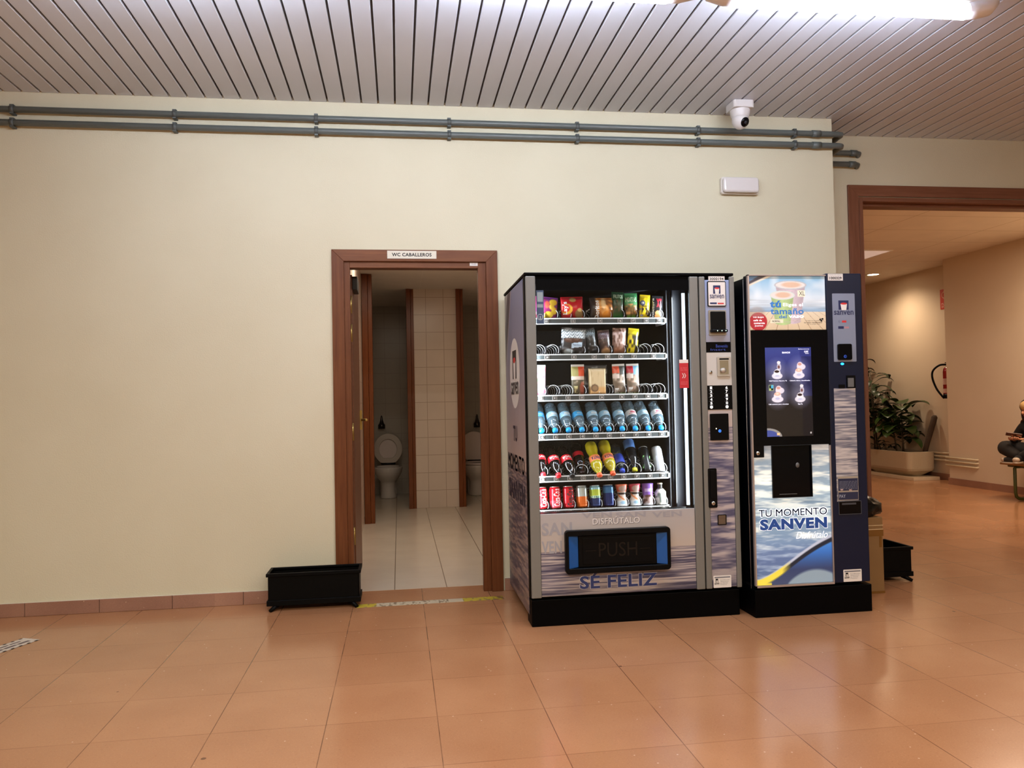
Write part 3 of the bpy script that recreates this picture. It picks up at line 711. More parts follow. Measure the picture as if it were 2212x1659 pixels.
b = MB(); cx_, cz_ = 1.6944, 0.9886; b.lathe([(0.0075, 0), (0.0055, 0.0006)], (cx_, -0.8622, cz_), 18, axis=(0, -1, 0), cap=False); b.text('(', cx_ - 0.003, cz_ - 0.003, cx_ + 0.002, cz_ + 0.003, -0.863, 0, bold=0.03); b.build('indicator', pm('blue_led', (40, 90, 255), 0.4, emit=(50, 110, 255), es=3), r2)
b = MB(); b.box(cx_ - 0.022, -0.8628, cz_ + 0.010, cx_ - 0.018, -0.862, cz_ + 0.016); b.build('indicator', pm('white_led', (255, 250, 230), 0.4, emit=(255, 250, 220), es=2), r2)
b = MB(); x0, z0, x1, z1 = 1.6227, 0.5814, 1.6713, 0.7902; b.prism(rrect(x0, z0, x1, z1, 0.006), -0.862, -0.8525, 0); hd = b.build('door_handle', M_blkp, ms, bev=0.002); b = MB(); b.box(x0 + 0.010, -0.866, z0 + 0.05, x1 - 0.014, -0.862, z1 - 0.01); b.build('grip', M_blkp, hd, bev=0.002)
lock((x0 + x1) / 2, z0 + 0.024, -0.862, hd, r=0.011)
b = MB(); x0, z0, x1, z1 = 1.6728, 0.4882, 1.7207, 0.5419; ring(b, rrect(x0, z0, x1, z1, 0.004), rrect(x0 + 0.003, z0 + 0.003, x1 - 0.003, z1 - 0.003, 0.003), -0.858, -0.8525, 1); b.box(x0 + 0.003, -0.8545, z0 + 0.003, x1 - 0.003, -0.8525, z1 - 0.003, 0); b.box(x0 + 0.004, -0.856, z1 - 0.018, x1 - 0.004, -0.8525, z1 - 0.004, 0); b.build('coin_return', [pm('brown_steel', (120, 112, 104), 0.3, 0.8), M_blkp], ms)
def info_label(x0, z0, x1, z1, y, parent):
    b = MB(); b.prism(rrect(x0, z0, x1, z1, 0.003), y - 0.0012, y, 0); W = x1 - x0; Hh = z1 - z0
    b.box(x0 + 0.06 * W, y - 0.0016, z1 - 0.2 * Hh, x1 - 0.06 * W, y - 0.0012, z1 - 0.10 * Hh, 2)
    sanven_logo(b, x0 + 0.05 * W, z0 + 0.22 * Hh, x0 + 0.32 * W, z1 - 0.25 * Hh, y - 0.0012, (1, 0, 1))
    for k, tx in enumerate(('Incidencias', 'Atencion', 'al cliente', 'Maquina')): b.text(tx, x0 + 0.38 * W, z0 + (0.60 - 0.13 * k) * Hh, x0 + (0.9 - 0.05 * k) * W, z0 + (0.68 - 0.13 * k) * Hh, y - 0.0013, 2)
    return b.build('info_label', [M_labelw, M_ink, M_inkg], parent)
info_label(1.6406, 0.155, 1.7399, 0.2191, -0.8525, ms)

# ---- side print (faces the washroom door)
def f_side(U, V):
    V2 = V + 0.0 * U
    img = sea(U, V2, 0.42, (104, 118, 154), (190, 168, 160), (70, 66, 88), (168, 146, 140), 21, 1.2)
    d = V - (0.72 + 0.95 * (U ** 0.8)) ; 
    img = over(img, np.clip((V - (0.72 + 0.70 * U)) * 60, 0, 1) * (V > 0.6), (186, 172, 164))
    img = over(img, np.clip((V - (0.735 + 0.72 * U)) * 60, 0, 1) * (V > 0.6), (64, 54, 66))
    img = over(img, np.clip((V - (0.865 + 0.70 * U)) * 60, 0, 1), (150, 144, 140))
    return img
sp = picture('side_panel', f_side, (X0 + 0.002, -0.055, 0.052), (0, -1, 0), (0, 0, 1), 0.722, 1.765, 90, 260, M_print, ms, back=0.002)
b = MB(); og = (X0 + 0.002, -0.055, 0.0); sx = (0, -1, 0); sz = (0, 0, 1)
pts = [(0.37 + 0.19 * math.cos(2 * PI * k / 40), 1.33 + 0.20 * math.sin(2 * PI * k / 40)) for k in range(40)]
b.add([(X0 + 0.0014, -0.055 - p[0], p[1]) for p in pts], [tuple(range(40))], 1)
sanven_logo(b, 0.23, 1.18, 0.51, 1.46, 0, (0, 1, 2), org=(X0 + 0.0012, -0.055, 0), ux=sx, uy=sz)
b.build('side_logo', [M_ink, M_labelw, M_inkr], ms)
b = MB(); og = (X0 + 0.0012, -0.055, 0)
b.text('TU', 0.27, 0.94, 0.42, 1.03, 0, 0, bold=0.03, org=og, ux=sx, uy=sz); b.build('side_lettering', pm('side_navy_ink', (30, 28, 54), 0.5), ms); b = MB(); b.text('MOMENTO', 0.04, 0.77, 0.66, 0.865, 0, 0, bold=0.02, org=og, ux=sx, uy=sz); b.build('side_lettering', pm('side_navy_ink'), ms); b = MB(); b.text('SANVEN', 0.05, 0.60, 0.66, 0.715, 0, 0, bold=0.045, org=og, ux=sx, uy=sz)
b.build('side_lettering', pm('side_navy_ink', (30, 28, 54), 0.5), ms)

# ---- chilled interior
M_in = pm('dark_liner', (17, 20, 28), 0.45, spec=0.3); M_intop = pm('grey_liner', (96, 100, 106), 0.5)
IX0, IX1 = 0.690, 1.462
b = MB(); b.box(IX0 - 0.006, -0.775, 0.53, IX0, -0.10, 1.79); b.box(IX1, -0.70, 0.53, IX1 + 0.01, -0.10, 1.79); b.box(IX0, -0.10, 0.53, IX1, -0.09, 1.79)
b.box(IX1, -0.72, 0.53, 1.60, -0.70, 1.79)
b.box(1.545, -0.79, ZW0, 1.60, -0.70, 1.79)
b.build('liner', M_in, ms)
box('liner_ceiling', IX0, -0.775, 1.778, 1.60, -0.10, 1.79, M_intop, ms)
M_led = pm('led_strip', (240, 248, 255), 0.5, emit=(200, 226, 246), es=1.15)
b = MB(); b.box(1.521, -0.812, ZW0 + 0.01, 1.536, -0.802, 1.735); b.build('light_strip', M_led, ms)
area_light('led_strip_light', (1.517, -0.800, 1.16), 1.14, 0.016, 7.0, (0.88, 0.95, 1.0), (0, math.radians(90), math.radians(-20)))
area_light('led_strip_light', (0.722, -0.770, 1.16), 1.14, 0.010, 3.0, (0.88, 0.95, 1.0), (0, math.radians(-90), math.radians(16)))
b = MB(); b.box(XL - 0.012, -0.788, ZW0, XL - 0.002, -0.776, 1.76); b.build('light_strip', M_led, ms)
b = MB(); b.box(1.537, -0.815, ZW0, 1.548, -0.79, 1.77); b.build('strip_channel', M_blkp, ms)
b = MB(); b.tube([(1.478, -0.73, 0.56), (1.478, -0.73, 1.77)], 0.004, 6); b.box(1.486, -0.74, 0.56, 1.492, -0.72, 1.77); b.build('liner_seam', M_blkg, ms)
# shelves
M_rail = pm('shelf_rail', (222, 228, 232), 0.35, 0.1); M_railm = pm('price_channel', (64, 70, 72), 0.4)
RZ = [1.593, 1.400, 1.182, 0.975, 0.752, 0.580]
SX = [0.7485, 0.8215, 0.8945, 0.9680, 1.0425, 1.1165, 1.1900, 1.2635, 1.3365, 1.4085]
SH = []
for i, z in enumerate(RZ):
    b = MB(); t = 0.017
    if i == 5: t = 0.010
    b.box(IX0 + 0.012, -0.752, z - t, 1.447, -0.742, z + t, 1); b.box(IX0 + 0.012, -0.756, z + t - 0.006, 1.449, -0.742, z + t, 0)
    b.box(IX0 + 0.012, -0.756, z - t, 1.449, -0.742, z - t + 0.006, 0); b.box(1.440, -0.756, z - t, 1.449, -0.60, z + t, 0)
    b.box(IX0 + 0.012, -0.742, z + t - 0.012, 1.447, -0.12, z + t - 0.010, 2)
    for x in SX[1:]: b.box(x - 0.0375, -0.74, z + t - 0.01, x - 0.0367, -0.14, z + t + (0.045 if i < 3 else 0.03), 2)
    SH.append(b.build('shelf', [M_rail, M_railm, M_in], ms))
NUM = [[('10', 0), ('12', 2), ('14', 4), ('16', 6), ('17', 7), ('18', 8), ('19', 9)], [('20', 0), ('22', 2), ('24', 4), ('25', 5), ('26', 6), ('27', 7), ('28', 8)],
       [('30', 0), ('31', 1), ('32', 2), ('33', 3), ('34', 4), ('36', 6), ('37', 7), ('38', 8), ('39', 9)]] + [[('%d%d' % (r, k), k) for k in range(10)] for r in (4, 5, 6)]
for i, row in enumerate(NUM):
    for tx, k in row:
        xc = SX[k] + (0.036 if tx in ('10', '12', '14', '20', '22', '28', '34') else 0) ; z = RZ[i]
        b = MB(); b.box(xc - 0.0125, -0.7545, z - 0.009, xc + 0.0125, -0.752, z + 0.009, 0); b.box(xc - 0.011, -0.7552, z - 0.0078, xc + 0.011, -0.7545, z + 0.0078, 1)
        b.text(tx, xc - 0.0065, z - 0.0048, xc + 0.0065, z + 0.0048, -0.7556, 0, bold=0.02); b.build('slot_label', [M_labelw, M_ink], SH[i])
# spirals: one helix mesh, one object per slot
def helix(turns, pitch, r, wire, ph=0.0):
    P = []; N = int(turns * 22)
    for k in range(N + 1):
        a = 2 * PI * k / 22 + ph; P.append((r * math.cos(a), pitch * k / 22, r * math.sin(a)))
    return MB().tube(P, wire, 5)
h0 = helix(8, 0.065, 0.0305, 0.0016, -0.6); h1 = helix(8, 0.065, 0.0305, 0.0016, 0.9)
spr = None
for i, z in enumerate(RZ):
    t = 0.010 if i == 5 else 0.017
    for k, x in enumerate(SX):
        if spr is None: o = h0.build('spiral', M_steel, ms, local=True); spr = o.data
        else:
            o = bpy.data.objects.new('spiral', spr); COL.objects.link(o); o.parent = ms
        o.location = Vector((x, -0.742, z + t + 0.0325 - 0.01)) - ms.location
# stickers on the glass
b = MB(); b.box(XL + 0.001, -0.8478, 1.570, XL + 0.040, -0.8465, 1.745, 0); b.box(XL + 0.006, -0.8484, 1.685, XL + 0.036, -0.8478, 1.735, 1); b.box(XL + 0.004, -0.8484, 1.655, XL + 0.036, -0.8478, 1.672, 1)
b.lathe([(0.017, 0), (0, 0.0004)], (XL + 0.020, -0.848, 1.605), 24, mat=1, axis=(0, -1, 0), cap=False); b.box(XL + 0.011, -0.8486, 1.597, XL + 0.029, -0.848, 1.616, 2); b.box(XL + 0.016, -0.8490, 1.597, XL + 0.024, -0.8486, 1.611, 1)
b.build('glass_sticker', [pm('blue_grey_film', (54, 72, 98), 0.4), pm('pale_grey_film', (130, 142, 146), 0.4), M_inkb, pm('pink_white_film', (222, 150, 166), 0.4)], ms)
b = MB(); x0, z0, x1, z1 = 1.4828, 1.2219, 1.5329, 1.3735; b.box(x0, -0.8485, z0, x1, -0.8472, z1, 0); b.box(x0, -0.8492, z1 - 0.018, x1, -0.8485, z1, 1)
for q in (0.0, 0.011):
    xx = x0 + 0.014 + q; zc = (z0 + z1) / 2 - 0.01
    b.add([(xx, -0.8492, zc + 0.013), (xx + 0.004, -0.8492, zc + 0.013), (xx + 0.011, -0.8492, zc), (xx + 0.004, -0.8492, zc - 0.013), (xx, -0.8492, zc - 0.013), (xx + 0.007, -0.8492, zc)], [(5, 2, 1, 0), (4, 3, 2, 5)], 1)
for k in range(4): b.text('PAGO MOVIL'[k:k + 5], x0 + 0.006, z0 + 0.018 + 0.010 * (k % 2) + (0.075 if k > 1 else 0), x1 - 0.008, z0 + 0.025 + 0.010 * (k % 2) + (0.075 if k > 1 else 0), -0.849, 2)
b.build('glass_sticker', [pm('red_film', (188, 34, 48), 0.4), M_labelw, pm('pink_ink', (225, 120, 125), 0.5)], ms)
# ================================================================ COFFEE MACHINE
Gy = -0.92
mc = thing('coffee_machine', 'narrow navy hot drinks machine with lit posters and a touch screen', 'vending machine', (2.17, -0.5, 0))
CX0, CX1 = 1.846, 2.502
b = MB(); b.box(CX0 + 0.012, -0.86, 0.165, CX1 - 0.004, -0.06, 1.812); b.build('cabinet', M_navyd, mc, bev=0.004)
b = MB(); b.box(CX0 - 0.004, -0.918, 0.0, CX1 + 0.006, -0.12, 0.146); b.build('plinth', M_blk, mc, bev=0.004)
b = MB(); b.box(CX0 + 0.02, -0.86, 0.146, CX1 - 0.02, -0.12, 0.165); b.build('plinth_gap', M_ink, mc)
b = MB(); b.box(CX0, -0.908, 0.160, 2.292, -0.865, 1.817, 0); b.build('door', M_navyd, mc, bev=0.004)
b = MB(); b.box(2.295, -0.918, 0.160, CX1, -0.865, 1.828); col2 = b.build('payment_column', M_navy, mc, bev=0.006)
M_bez = pm('pink_silver_bezel', (178, 166, 162), 0.35, 0.5)
b = MB(); b.box(CX0, -0.9225, 0.158, CX0 + 0.008, -0.905, 1.819); b.box(CX0, -0.9225, 0.158, 2.292, -0.905, 0.168); b.box(2.287, -0.9215, 0.158, 2.2925, -0.905, 0.90); b.box(CX0, -0.9225, 1.813, 2.292, -0.905, 1.819); b.build('door_bezel', M_bez, mc)
M_lit = attrmat('backlit_film', 0.35, 0.20); M_lit2 = attrmat('backlit_film_lower', 0.35, 0.38)
def f_top(U, V):
    img = ramp(V, [(0.0, (206, 184, 152)), (0.335, (214, 200, 176)), (0.34, (120, 156, 190)), (0.45, (196, 210, 222)), (0.62, (200, 214, 226)), (1.0, (120, 170, 204))])
    wv = vnoise(U * 5, V * 60, 9); img = np.where(((V > 0.34) & (V < 0.58))[..., None], img * 0.9 + wv[..., None] * 30, img)
    cl = vnoise(U * 9, V * 6, 12); img = over(img, (cl - 0.45) * 1.1 * (V > 0.5), (226, 230, 234))
    # deck boards fan out from the horizon
    d = (U - 0.5) / (1.15 - V * 1.6); board = np.abs(((d * 7.5) % 1.0) - 0.5)
    img = np.where((V < 0.335)[..., None] & (board > 0.475)[..., None], (150, 116, 84), img)
    # dark swoosh in the top left corner
    img = over(img, (V - (0.80 + 0.62 * U)) * 50, (214, 206, 190)); img = over(img, (V - (0.835 + 0.66 * U)) * 50, (60, 56, 66)); img = over(img, (V - (0.875 + 0.85 * U)) * 40 * (U < 0.2), (84, 116, 150));
    def cup(img, cx, zt, zb, rt, rb, col, rim, dots):
        t = (V - zb) / (zt - zb); half = rb + (rt - rb) * t
        body = np.clip((half - np.abs(U - cx)) * 90, 0, 1) * np.clip((V - zb + 0.0) * 60, 0, 1) * (V < zt)
        body = np.maximum(body, ell(U, V, cx, zb, rb, 0.05, 0.1) * (V <= zb))
        c = np.array(col, float) * (1 - 0.18 * np.abs((U - cx) / rt)[..., None]); m = body[..., None]
        img = img * (1 - m) + c * m
        sp = (vnoise(U * 46, V * 34, dots) > 0.82) & (body > 0.5); img = over(img, sp * 0.5, tuple(v * 0.82 for v in col))
        img = over(img, ell(U, V, cx, zt, rt * 1.06, 0.085), rim); img = over(img, ell(U, V, cx, zt, rt * 0.96, 0.068), (214, 208, 206)); img = over(img, ell(U, V, cx + 0.01, zt + 0.005, rt * 0.62, 0.05, 0.4), (208, 176, 152))
        return img
    img = cup(img, 0.545, 0.835, 0.16, 0.20, 0.125, (202, 184, 194), (176, 178, 184), 31)
    img = cup(img, 0.435, 0.645, 0.14, 0.155, 0.105, (178, 204, 140), (200, 210, 205), 33)
    img = over(img, ell(U, V, 0.115, 0.155, 0.115, 0.17, 0.03), (168, 32, 44))
    img = over(img, ell(U, V, 0.10, 0.33, 0.10, 0.10, 0.5) * 0.5, (150, 130, 120))
    img = over(img, (np.abs(U - 0.355) < 0.085) & (np.abs(V - 0.165) < 0.035), (226, 220, 196))
    img = over(img, (np.abs(U - 0.685) < 0.05) & (np.abs(V - 0.675) < 0.06), (232, 226, 204))
    return img
tx0, tz0, tx1, tz1 = 1.855, 1.523, 2.2915, 1.812
tp = picture('top_poster', f_top, (tx0, -0.912, tz0), (1, 0, 0), (0, 0, 1), tx1 - tx0, tz1 - tz0, 220, 150, M_lit, mc, back=0.004)
def lit(name, col, es=0.6): return pm(name, col, 0.4, emit=col, es=es)
W_, H_ = tx1 - tx0, tz1 - tz0
PM = [lit('poster_blue', (40, 108, 176), 0.35), lit('poster_white', (236, 236, 240), 0.6), lit('poster_dark', (48, 46, 44), 0.05), lit('poster_brown', (70, 56, 46), 0.05), M_ink]
def T(b, s_, u0, v0, u1, v1, mat, bold=0.0, ext=0.0004, shear=0): MB().text(s_, tx0 + u0 * W_, tz0 + v0 * H_, tx0 + u1 * W_, tz0 + v1 * H_, -0.9121, 0, bold=bold, ext=ext, shear=shear).build('poster_lettering', PM[mat], tp)
b = MB(); T(b, 'tú', 0.27, 0.415, 0.415, 0.545, 0, 0.04); T(b, 'tamaño', 0.275, 0.29, 0.71, 0.40, 0, 0.02); T(b, 'del', 0.385, 0.215, 0.485, 0.275, 0, 0.02)
T(b, 'Eliges el', 0.44, 0.42, 0.70, 0.50, 1, 0.01); T(b, 'VASO', 0.51, 0.222, 0.71, 0.272, 1, 0.05); T(b, 'XL', 0.655, 0.64, 0.73, 0.72, 2, 0.0)
T(b, 'NORMAL', 0.295, 0.145, 0.40, 0.18, 2, 0.01); T(b, 'Coge la prueba', 0.735, 0.155, 0.92, 0.178, 3); T(b, 'tu vaso reutilizable', 0.71, 0.122, 0.95, 0.145, 3, 0.02); T(b, 'con tu propio vaso', 0.745, 0.09, 0.92, 0.11, 3)
for k, (s_, q) in enumerate((('YO ELIJO', 0.0), ('café de', 0.01), ('comercio', 0.02), ('justo', 0.035))):
    T(b, s_, 0.045 + q * 0.6, 0.215 - 0.052 * k, 0.185 + q * 0.6 - (0.03 if k in (1, 3) else 0), 0.25 - 0.052 * k, 1, 0.02)
for cx_, cz_ in ((0.925, 0.19), (0.955, 0.20), (0.94, 0.165)): b.add([(tx0 + (cx_ + 0.014 * math.cos(a)) * W_, -0.9126, tz0 + (cz_ + 0.018 * math.sin(a)) * H_) for a in [2 * PI * k / 10 for k in range(10)]], [tuple(range(10))], 0)
b.build('poster_bean_print', M_ink, tp)
def f_bot(U, V):
    n = 0.55 * vnoise(U * 3 + V * 3, V * 34, 41) + 0.30 * vnoise(U * 7, V * 85 + U * 3, 42) + 0.15 * vnoise(U * 18, V * 170, 43)
    glow = ell(U, V, 0.5, 0.72, 0.9, 0.26, 0.9) + ell(U, V, 0.5, 0.36, 0.9, 0.13, 0.9) * 0.8
    a = ramp(V, [(0.0, (84, 104, 140)), (0.2, (88, 108, 150)), (0.3, (112, 138, 172)), (0.40, (120, 146, 172)), (0.55, (96, 122, 150)), (0.62, (140, 166, 186)), (0.9, (128, 146, 162)), (1, (120, 128, 138))])
    c = ramp(V, [(0.0, (150, 165, 188)), (0.22, (160, 180, 205)), (0.34, (244, 248, 240)), (0.48, (190, 208, 214)), (0.62, (228, 238, 236)), (0.75, (248, 250, 242)), (0.9, (196, 200, 196)), (1, (172, 172, 172))])
    m = np.clip((n - 0.36) * 3.2, 0, 1)[..., None]
    img = a * (1 - m) + c * m
    top = 0.015 + 0.30 * np.clip((U - 0.02) / 0.98, 0, 1) ** 1.35 + 0.06 * np.sin(PI * U) * U
    img = over(img, (top + 0.035 - V) * 90, (176, 184, 204)); img = over(img, (top + 0.012 - V) * 90, (28, 34, 48)); 
    g = ramp(V, [(0.0, (60, 70, 100)), (0.10, (48, 60, 96)), (0.22, (52, 104, 180)), (0.3, (66, 130, 206))])
    mm = np.clip((top - 0.02 - V) * 90, 0, 1)[..., None]; img = img * (1 - mm) + g * mm
    img = over(img, (0.105 * np.sin(PI * np.clip((U - 0.40) / 0.75, 0, 1)) ** 0.7 - V) * 50, (128, 146, 160))
    yl = np.clip((top + 0.03 - V) * 80, 0, 1) * np.clip((V - (top - 0.035)) * 60, 0, 1) * np.clip((0.46 - U) * 8, 0, 1); img = over(img, yl, (222, 204, 74))
    img = over(img, np.clip((0.02 - V) * 80, 0, 1) * (U < 0.2), (222, 204, 74))
    return img
bx0, bz0, bx1, bz1 = 1.855, 0.169, 2.2865, 0.905
nx0, nz0, nx1, nz1 = 1.956, 0.628, 2.182, 0.905
lpn = picture('lower_poster', f_bot, (bx0, -0.912, bz0), (1, 0, 0), (0, 0, 1), bx1 - bx0, bz1 - bz0, 180, 330, M_lit2, mc, back=0.004)
b = MB()
x0, z0, x1, z1 = 1.8756, 0.5276, 2.2662, 0.5688
[b.text('TU MOMENTO', x0 + dx, z0 + dz, x1 + dx, z1 + dz, -0.9121, 0, bold=0.02, ext=0.0003) for dx in (-0.0015, 0.0015) for dz in (-0.0015, 0.0015)]; b.text('TU MOMENTO', x0 + 0.001, z0 + 0.001, x1 - 0.001, z1 - 0.001, -0.9121, 1, bold=0.02, ext=0.0009)
PL = [lit('poster_white', (236, 236, 240)), lit('poster_navy', (26, 38, 66), 0.1), lit('poster_royal', (30, 70, 140), 0.2)]; b.build('poster_lettering', PL, lpn); b = MB()
x0, z0, x1, z1 = 1.8793, 0.4545, 2.2665, 0.5197
b.text('SANVEN', x0, z0, x1, z1, -0.9121, 0, bold=0.075, ext=0.0003); b.text('SANVEN', x0 + 0.003, z0 + 0.003, x1 - 0.003, z1 - 0.003, -0.9121, 2, bold=0.055, ext=0.0009)
b.build('poster_lettering', PL, lpn); b = MB()
x0, z0, x1, z1 = 2.0835, 0.4051, 2.265, 0.4425
b.text('Disfrútalo', x0, z0, x1, z1, -0.9121, 0, bold=0.0, shear=0.35, ext=0.0006)
b.build('poster_lettering', PL, lpn)
# black screen module
b = MB(); x0, z0, x1, z1 = 1.852, 0.907, 2.2925, 1.521; b.box(x0, -0.922, z0, x1, -0.905, z1); sm = b.build('screen_module', M_blkg, mc, bev=0.002)
b = MB(); x0, z0, x1, z1 = 1.8534, 0.8451, 1.9136, 0.9154; b.box(1.853, -0.921, z0, x1, -0.905, 0.908); lk = b.build('lock_plate', M_blkp, mc, bev=0.002); lock(1.878, (z0 + 0.907) / 2 - 0.008, -0.921, lk, r=0.011)
sx0, sz0, sx1, sz1 = 1.9324, 0.9533, 2.1943, 1.428
def f_scr(U, V):
    img = ramp(V, [(0.0, (34, 30, 28)), (0.34, (34, 30, 30)), (0.38, (40, 38, 44)), (0.6, (44, 46, 66)), (0.85, (52, 60, 128)), (1.0, (58, 70, 140))])
    img = over(img, (U > 0.78) * 0.5 * (V < 0.9), (16, 14, 26)); img = over(img, (U > 0.75) * 0.45 * (V > 0.45), (34, 40, 112))
    def cupA(img, cx, cz):
        img = over(img, ell(U, V, cx, cz, 0.19, 0.12, 0.9) * 0.35, (190, 190, 225))
        img = over(img, ell(U, V, cx + 0.045, cz + 0.055, 0.045, 0.045, 0.2), (205, 205, 225)); img = over(img, (np.abs(U - cx - 0.04) < 0.03) & (np.abs(V - cz - 0.075) < 0.035), (190, 186, 205)); img = over(img, ell(U, V, cx + 0.04, cz + 0.105, 0.038, 0.018, 0.15), (240, 240, 248)); img = over(img, ell(U, V, cx + 0.04, cz + 0.055, 0.025, 0.018, 0.3), (120, 80, 80))
        img = over(img, ell(U, V, cx, cz - 0.045, 0.115, 0.036, 0.1), (226, 226, 242)); img = over(img, ell(U, V, cx, cz - 0.015, 0.075, 0.045, 0.1), (240, 240, 250)); img = over(img, ell(U, V, cx - 0.005, cz + 0.005, 0.052, 0.014, 0.2), (46, 28, 28)); img = over(img, ell(U, V, cx, cz - 0.045, 0.05, 0.010, 0.5) * 0.6, (170, 176, 220))
        return img
    def cupB(img, cx, cz):
        img = over(img, ell(U, V, cx, cz + 0.01, 0.20, 0.13, 0.9) * 0.4, (190, 190, 235))
        img = over(img, ell(U, V, cx + 0.055, cz + 0.055, 0.095, 0.036, 0.15), (226, 222, 240)); img = over(img, ell(U, V, cx + 0.03, cz + 0.07, 0.065, 0.04, 0.15), (238, 228, 240)); img = over(img, ell(U, V, cx + 0.025, cz + 0.085, 0.042, 0.015, 0.3), (214, 160, 150))
        img = over(img, ell(U, V, cx, cz - 0.042, 0.125, 0.036, 0.1), (232, 230, 246)); img = over(img, ell(U, V, cx, cz - 0.008, 0.082, 0.048, 0.1), (242, 236, 248)); img = over(img, ell(U, V, cx, cz + 0.018, 0.068, 0.020, 0.2), (240, 190, 170)); img = over(img, ell(U, V, cx, cz + 0.02, 0.03, 0.010, 0.4), (255, 230, 215)); img = over(img, ell(U, V, cx, cz - 0.035, 0.05, 0.014, 0.5) * 0.6, (170, 176, 225))
        return img
    img = cupA(img, 0.25, 0.725); img = cupB(img, 0.72, 0.725); img = cupB(img, 0.245, 0.46); img = cupA(img, 0.735, 0.46)
    img = over(img, (np.abs(U - 0.115) < 0.05) & (np.abs(V - 0.548) < 0.034), (170, 200, 150)); img = over(img, (np.abs(U - 0.115) < 0.045) & (np.abs(V - 0.548) < 0.03), (24, 30, 34)); img = over(img, ell(U, V, 0.135, 0.56, 0.028, 0.02, 0.1), (80, 180, 220)); img = over(img, ell(U, V, 0.09, 0.53, 0.02, 0.013, 0.1), (190, 200, 110))
    img = over(img, ell(U, V, 0.0, 0.0, 0.32, 0.095, 0.03), (150, 150, 150)); img = over(img, ell(U, V, 0.0, -0.012, 0.27, 0.085, 0.05), (70, 84, 160)); img = over(img, (np.abs(U - 0.24) < 0.03) & (np.abs(V - 0.028) < 0.014), (255, 210, 150)); img = over(img, ell(U, V, 0.95, 0.035, 0.015, 0.012, 0.2), (210, 210, 210))
    return img * 0.86
sc_ = picture('touch_screen', f_scr, (sx0, -0.9225, sz0), (1, 0, 0), (0, 0, 1), sx1 - sx0, sz1 - sz0, 130, 230, attrmat('screen_glow', 0.15, 0.5), sm)
b = MB(); W2, H2 = sx1 - sx0, sz1 - sz0
def S(s_, u0, v0, u1, v1, bold=0.01): b.text(s_, sx0 + u0 * W2, sz0 + v0 * H2, sx0 + u1 * W2, sz0 + v1 * H2, -0.9226, 0, bold=bold)
S('BIANCHI', 0.37, 0.932, 0.54, 0.952, 0.04); S('0.00€', 0.85, 0.94, 0.94, 0.963, 0.03); S('Saldo', 0.87, 0.926, 0.95, 0.936); S('Seleccione', 0.72, 0.975, 0.96, 0.985)
S('Café Premium, Natural y Té', 0.07, 0.615, 0.455, 0.632, 0.02); S('Cafetería clásica y descafeinados', 0.52, 0.615, 0.96, 0.632, 0.02); S('Café comercio justo y chocolate', 0.05, 0.352, 0.48, 0.37, 0.02); S('Vaso Té', 0.68, 0.352, 0.78, 0.37, 0.02)
b.build('screen_text', lit('screen_white', (215, 218, 235), 0.8), sm)
# cup niche
b = MB(); ring(b, [(nx0, nz0), (nx1, nz0), (nx1, nz1), (nx0, nz1)], [(nx0 + 0.006, nz0 + 0.006), (nx1 - 0.006, nz0 + 0.006), (nx1 - 0.006, nz1 - 0.004), (nx0 + 0.006, nz1 - 0.004)], -0.922, -0.9125)
b.box(nx0 + 0.004, -0.914, nz0 + 0.004, nx1 - 0.004, -0.9125, nz1); b.box(nx0 + 0.008, -0.919, nz1 - 0.04, nx0 + 0.14, -0.914, nz1 - 0.012)
ni = b.build('cup_niche', M_blkg, mc)
b = MB(); b.lathe([(0.014, 0), (0.014, 0.001), (0, 0.001)], (nx0 + 0.147, -0.9142, nz0 + 0.17), 20, axis=(0, -1, 0), sx=0.75); b.box(nx0 + 0.04, -0.9155, nz0 + 0.016, nx0 + 0.14, -0.914, nz0 + 0.019); b.build('niche_knob', pm('grey_knob', (96, 98, 100), 0.4), ni)
# payment column details
def f_c2(U, V): return sea(U, V, 1.05, (150, 150, 160), (150, 150, 160), (96, 98, 116), (196, 190, 190), 51, 1.6, 0.16)
x0, z0, x1, z1 = 2.3218, 0.5947, 2.447, 1.2043
picture('column_print', f_c2, (x0, -0.9195, z0), (1, 0, 0), (0, 0, 1), x1 - x0, z1 - z0, 50, 200, M_print, col2, back=0.0015)
b = MB(); il = (x0 + 0.006, z0 + 0.008, x1 - 0.002, z0 + 0.135)
b.box(il[0], -0.9208, il[1], il[2], -0.9196, il[3], 0); b.box(il[0] + 0.002, -0.9214, il[1] + 0.05, il[2] - 0.002, -0.9208, il[3] - 0.012, 1); b.box(il[0] + 0.002, -0.9214, il[1] + 0.002, il[2] - 0.002, -0.9208, il[1] + 0.042, 1)
for k in range(6): b.text('informacion de uso de la maquina'[k:k + 22], il[0] + 0.008, il[3] - 0.03 - 0.0075 * k, il[2] - 0.008, il[3] - 0.0255 - 0.0075 * k, -0.9215, 2)
for k in range(2): b.text('W', il[0] + 0.012 + 0.05 * k, il[1] + 0.05 - 0.004 * k, il[0] + 0.03 + 0.05 * k, il[1] + 0.062 - 0.004 * k, -0.9215, 3, bold=0.02)
b.text('PAY', il[0] + 0.006, il[1] + 0.012, il[0] + 0.042, il[1] + 0.03, -0.9215, 2, bold=0.02)
b.build('info_label', [M_silv, pm('label_navy', (34, 40, 70), 0.4), pm('label_pale', (150, 155, 175), 0.5), pm('label_pink', (220, 190, 185), 0.5)], col2)
x0, z0, x1, z1 = 2.3276, 1.3476, 2.4584, 1.7179
b = MB(); b.prism(rrect(x0, z0, x1, z1, 0.004), -0.9195, -0.917, 0); sanven_logo(b, x0 + 0.008, z1 - 0.125, x1 - 0.010, z1 - 0.038, -0.9195, (1, 2, 3))
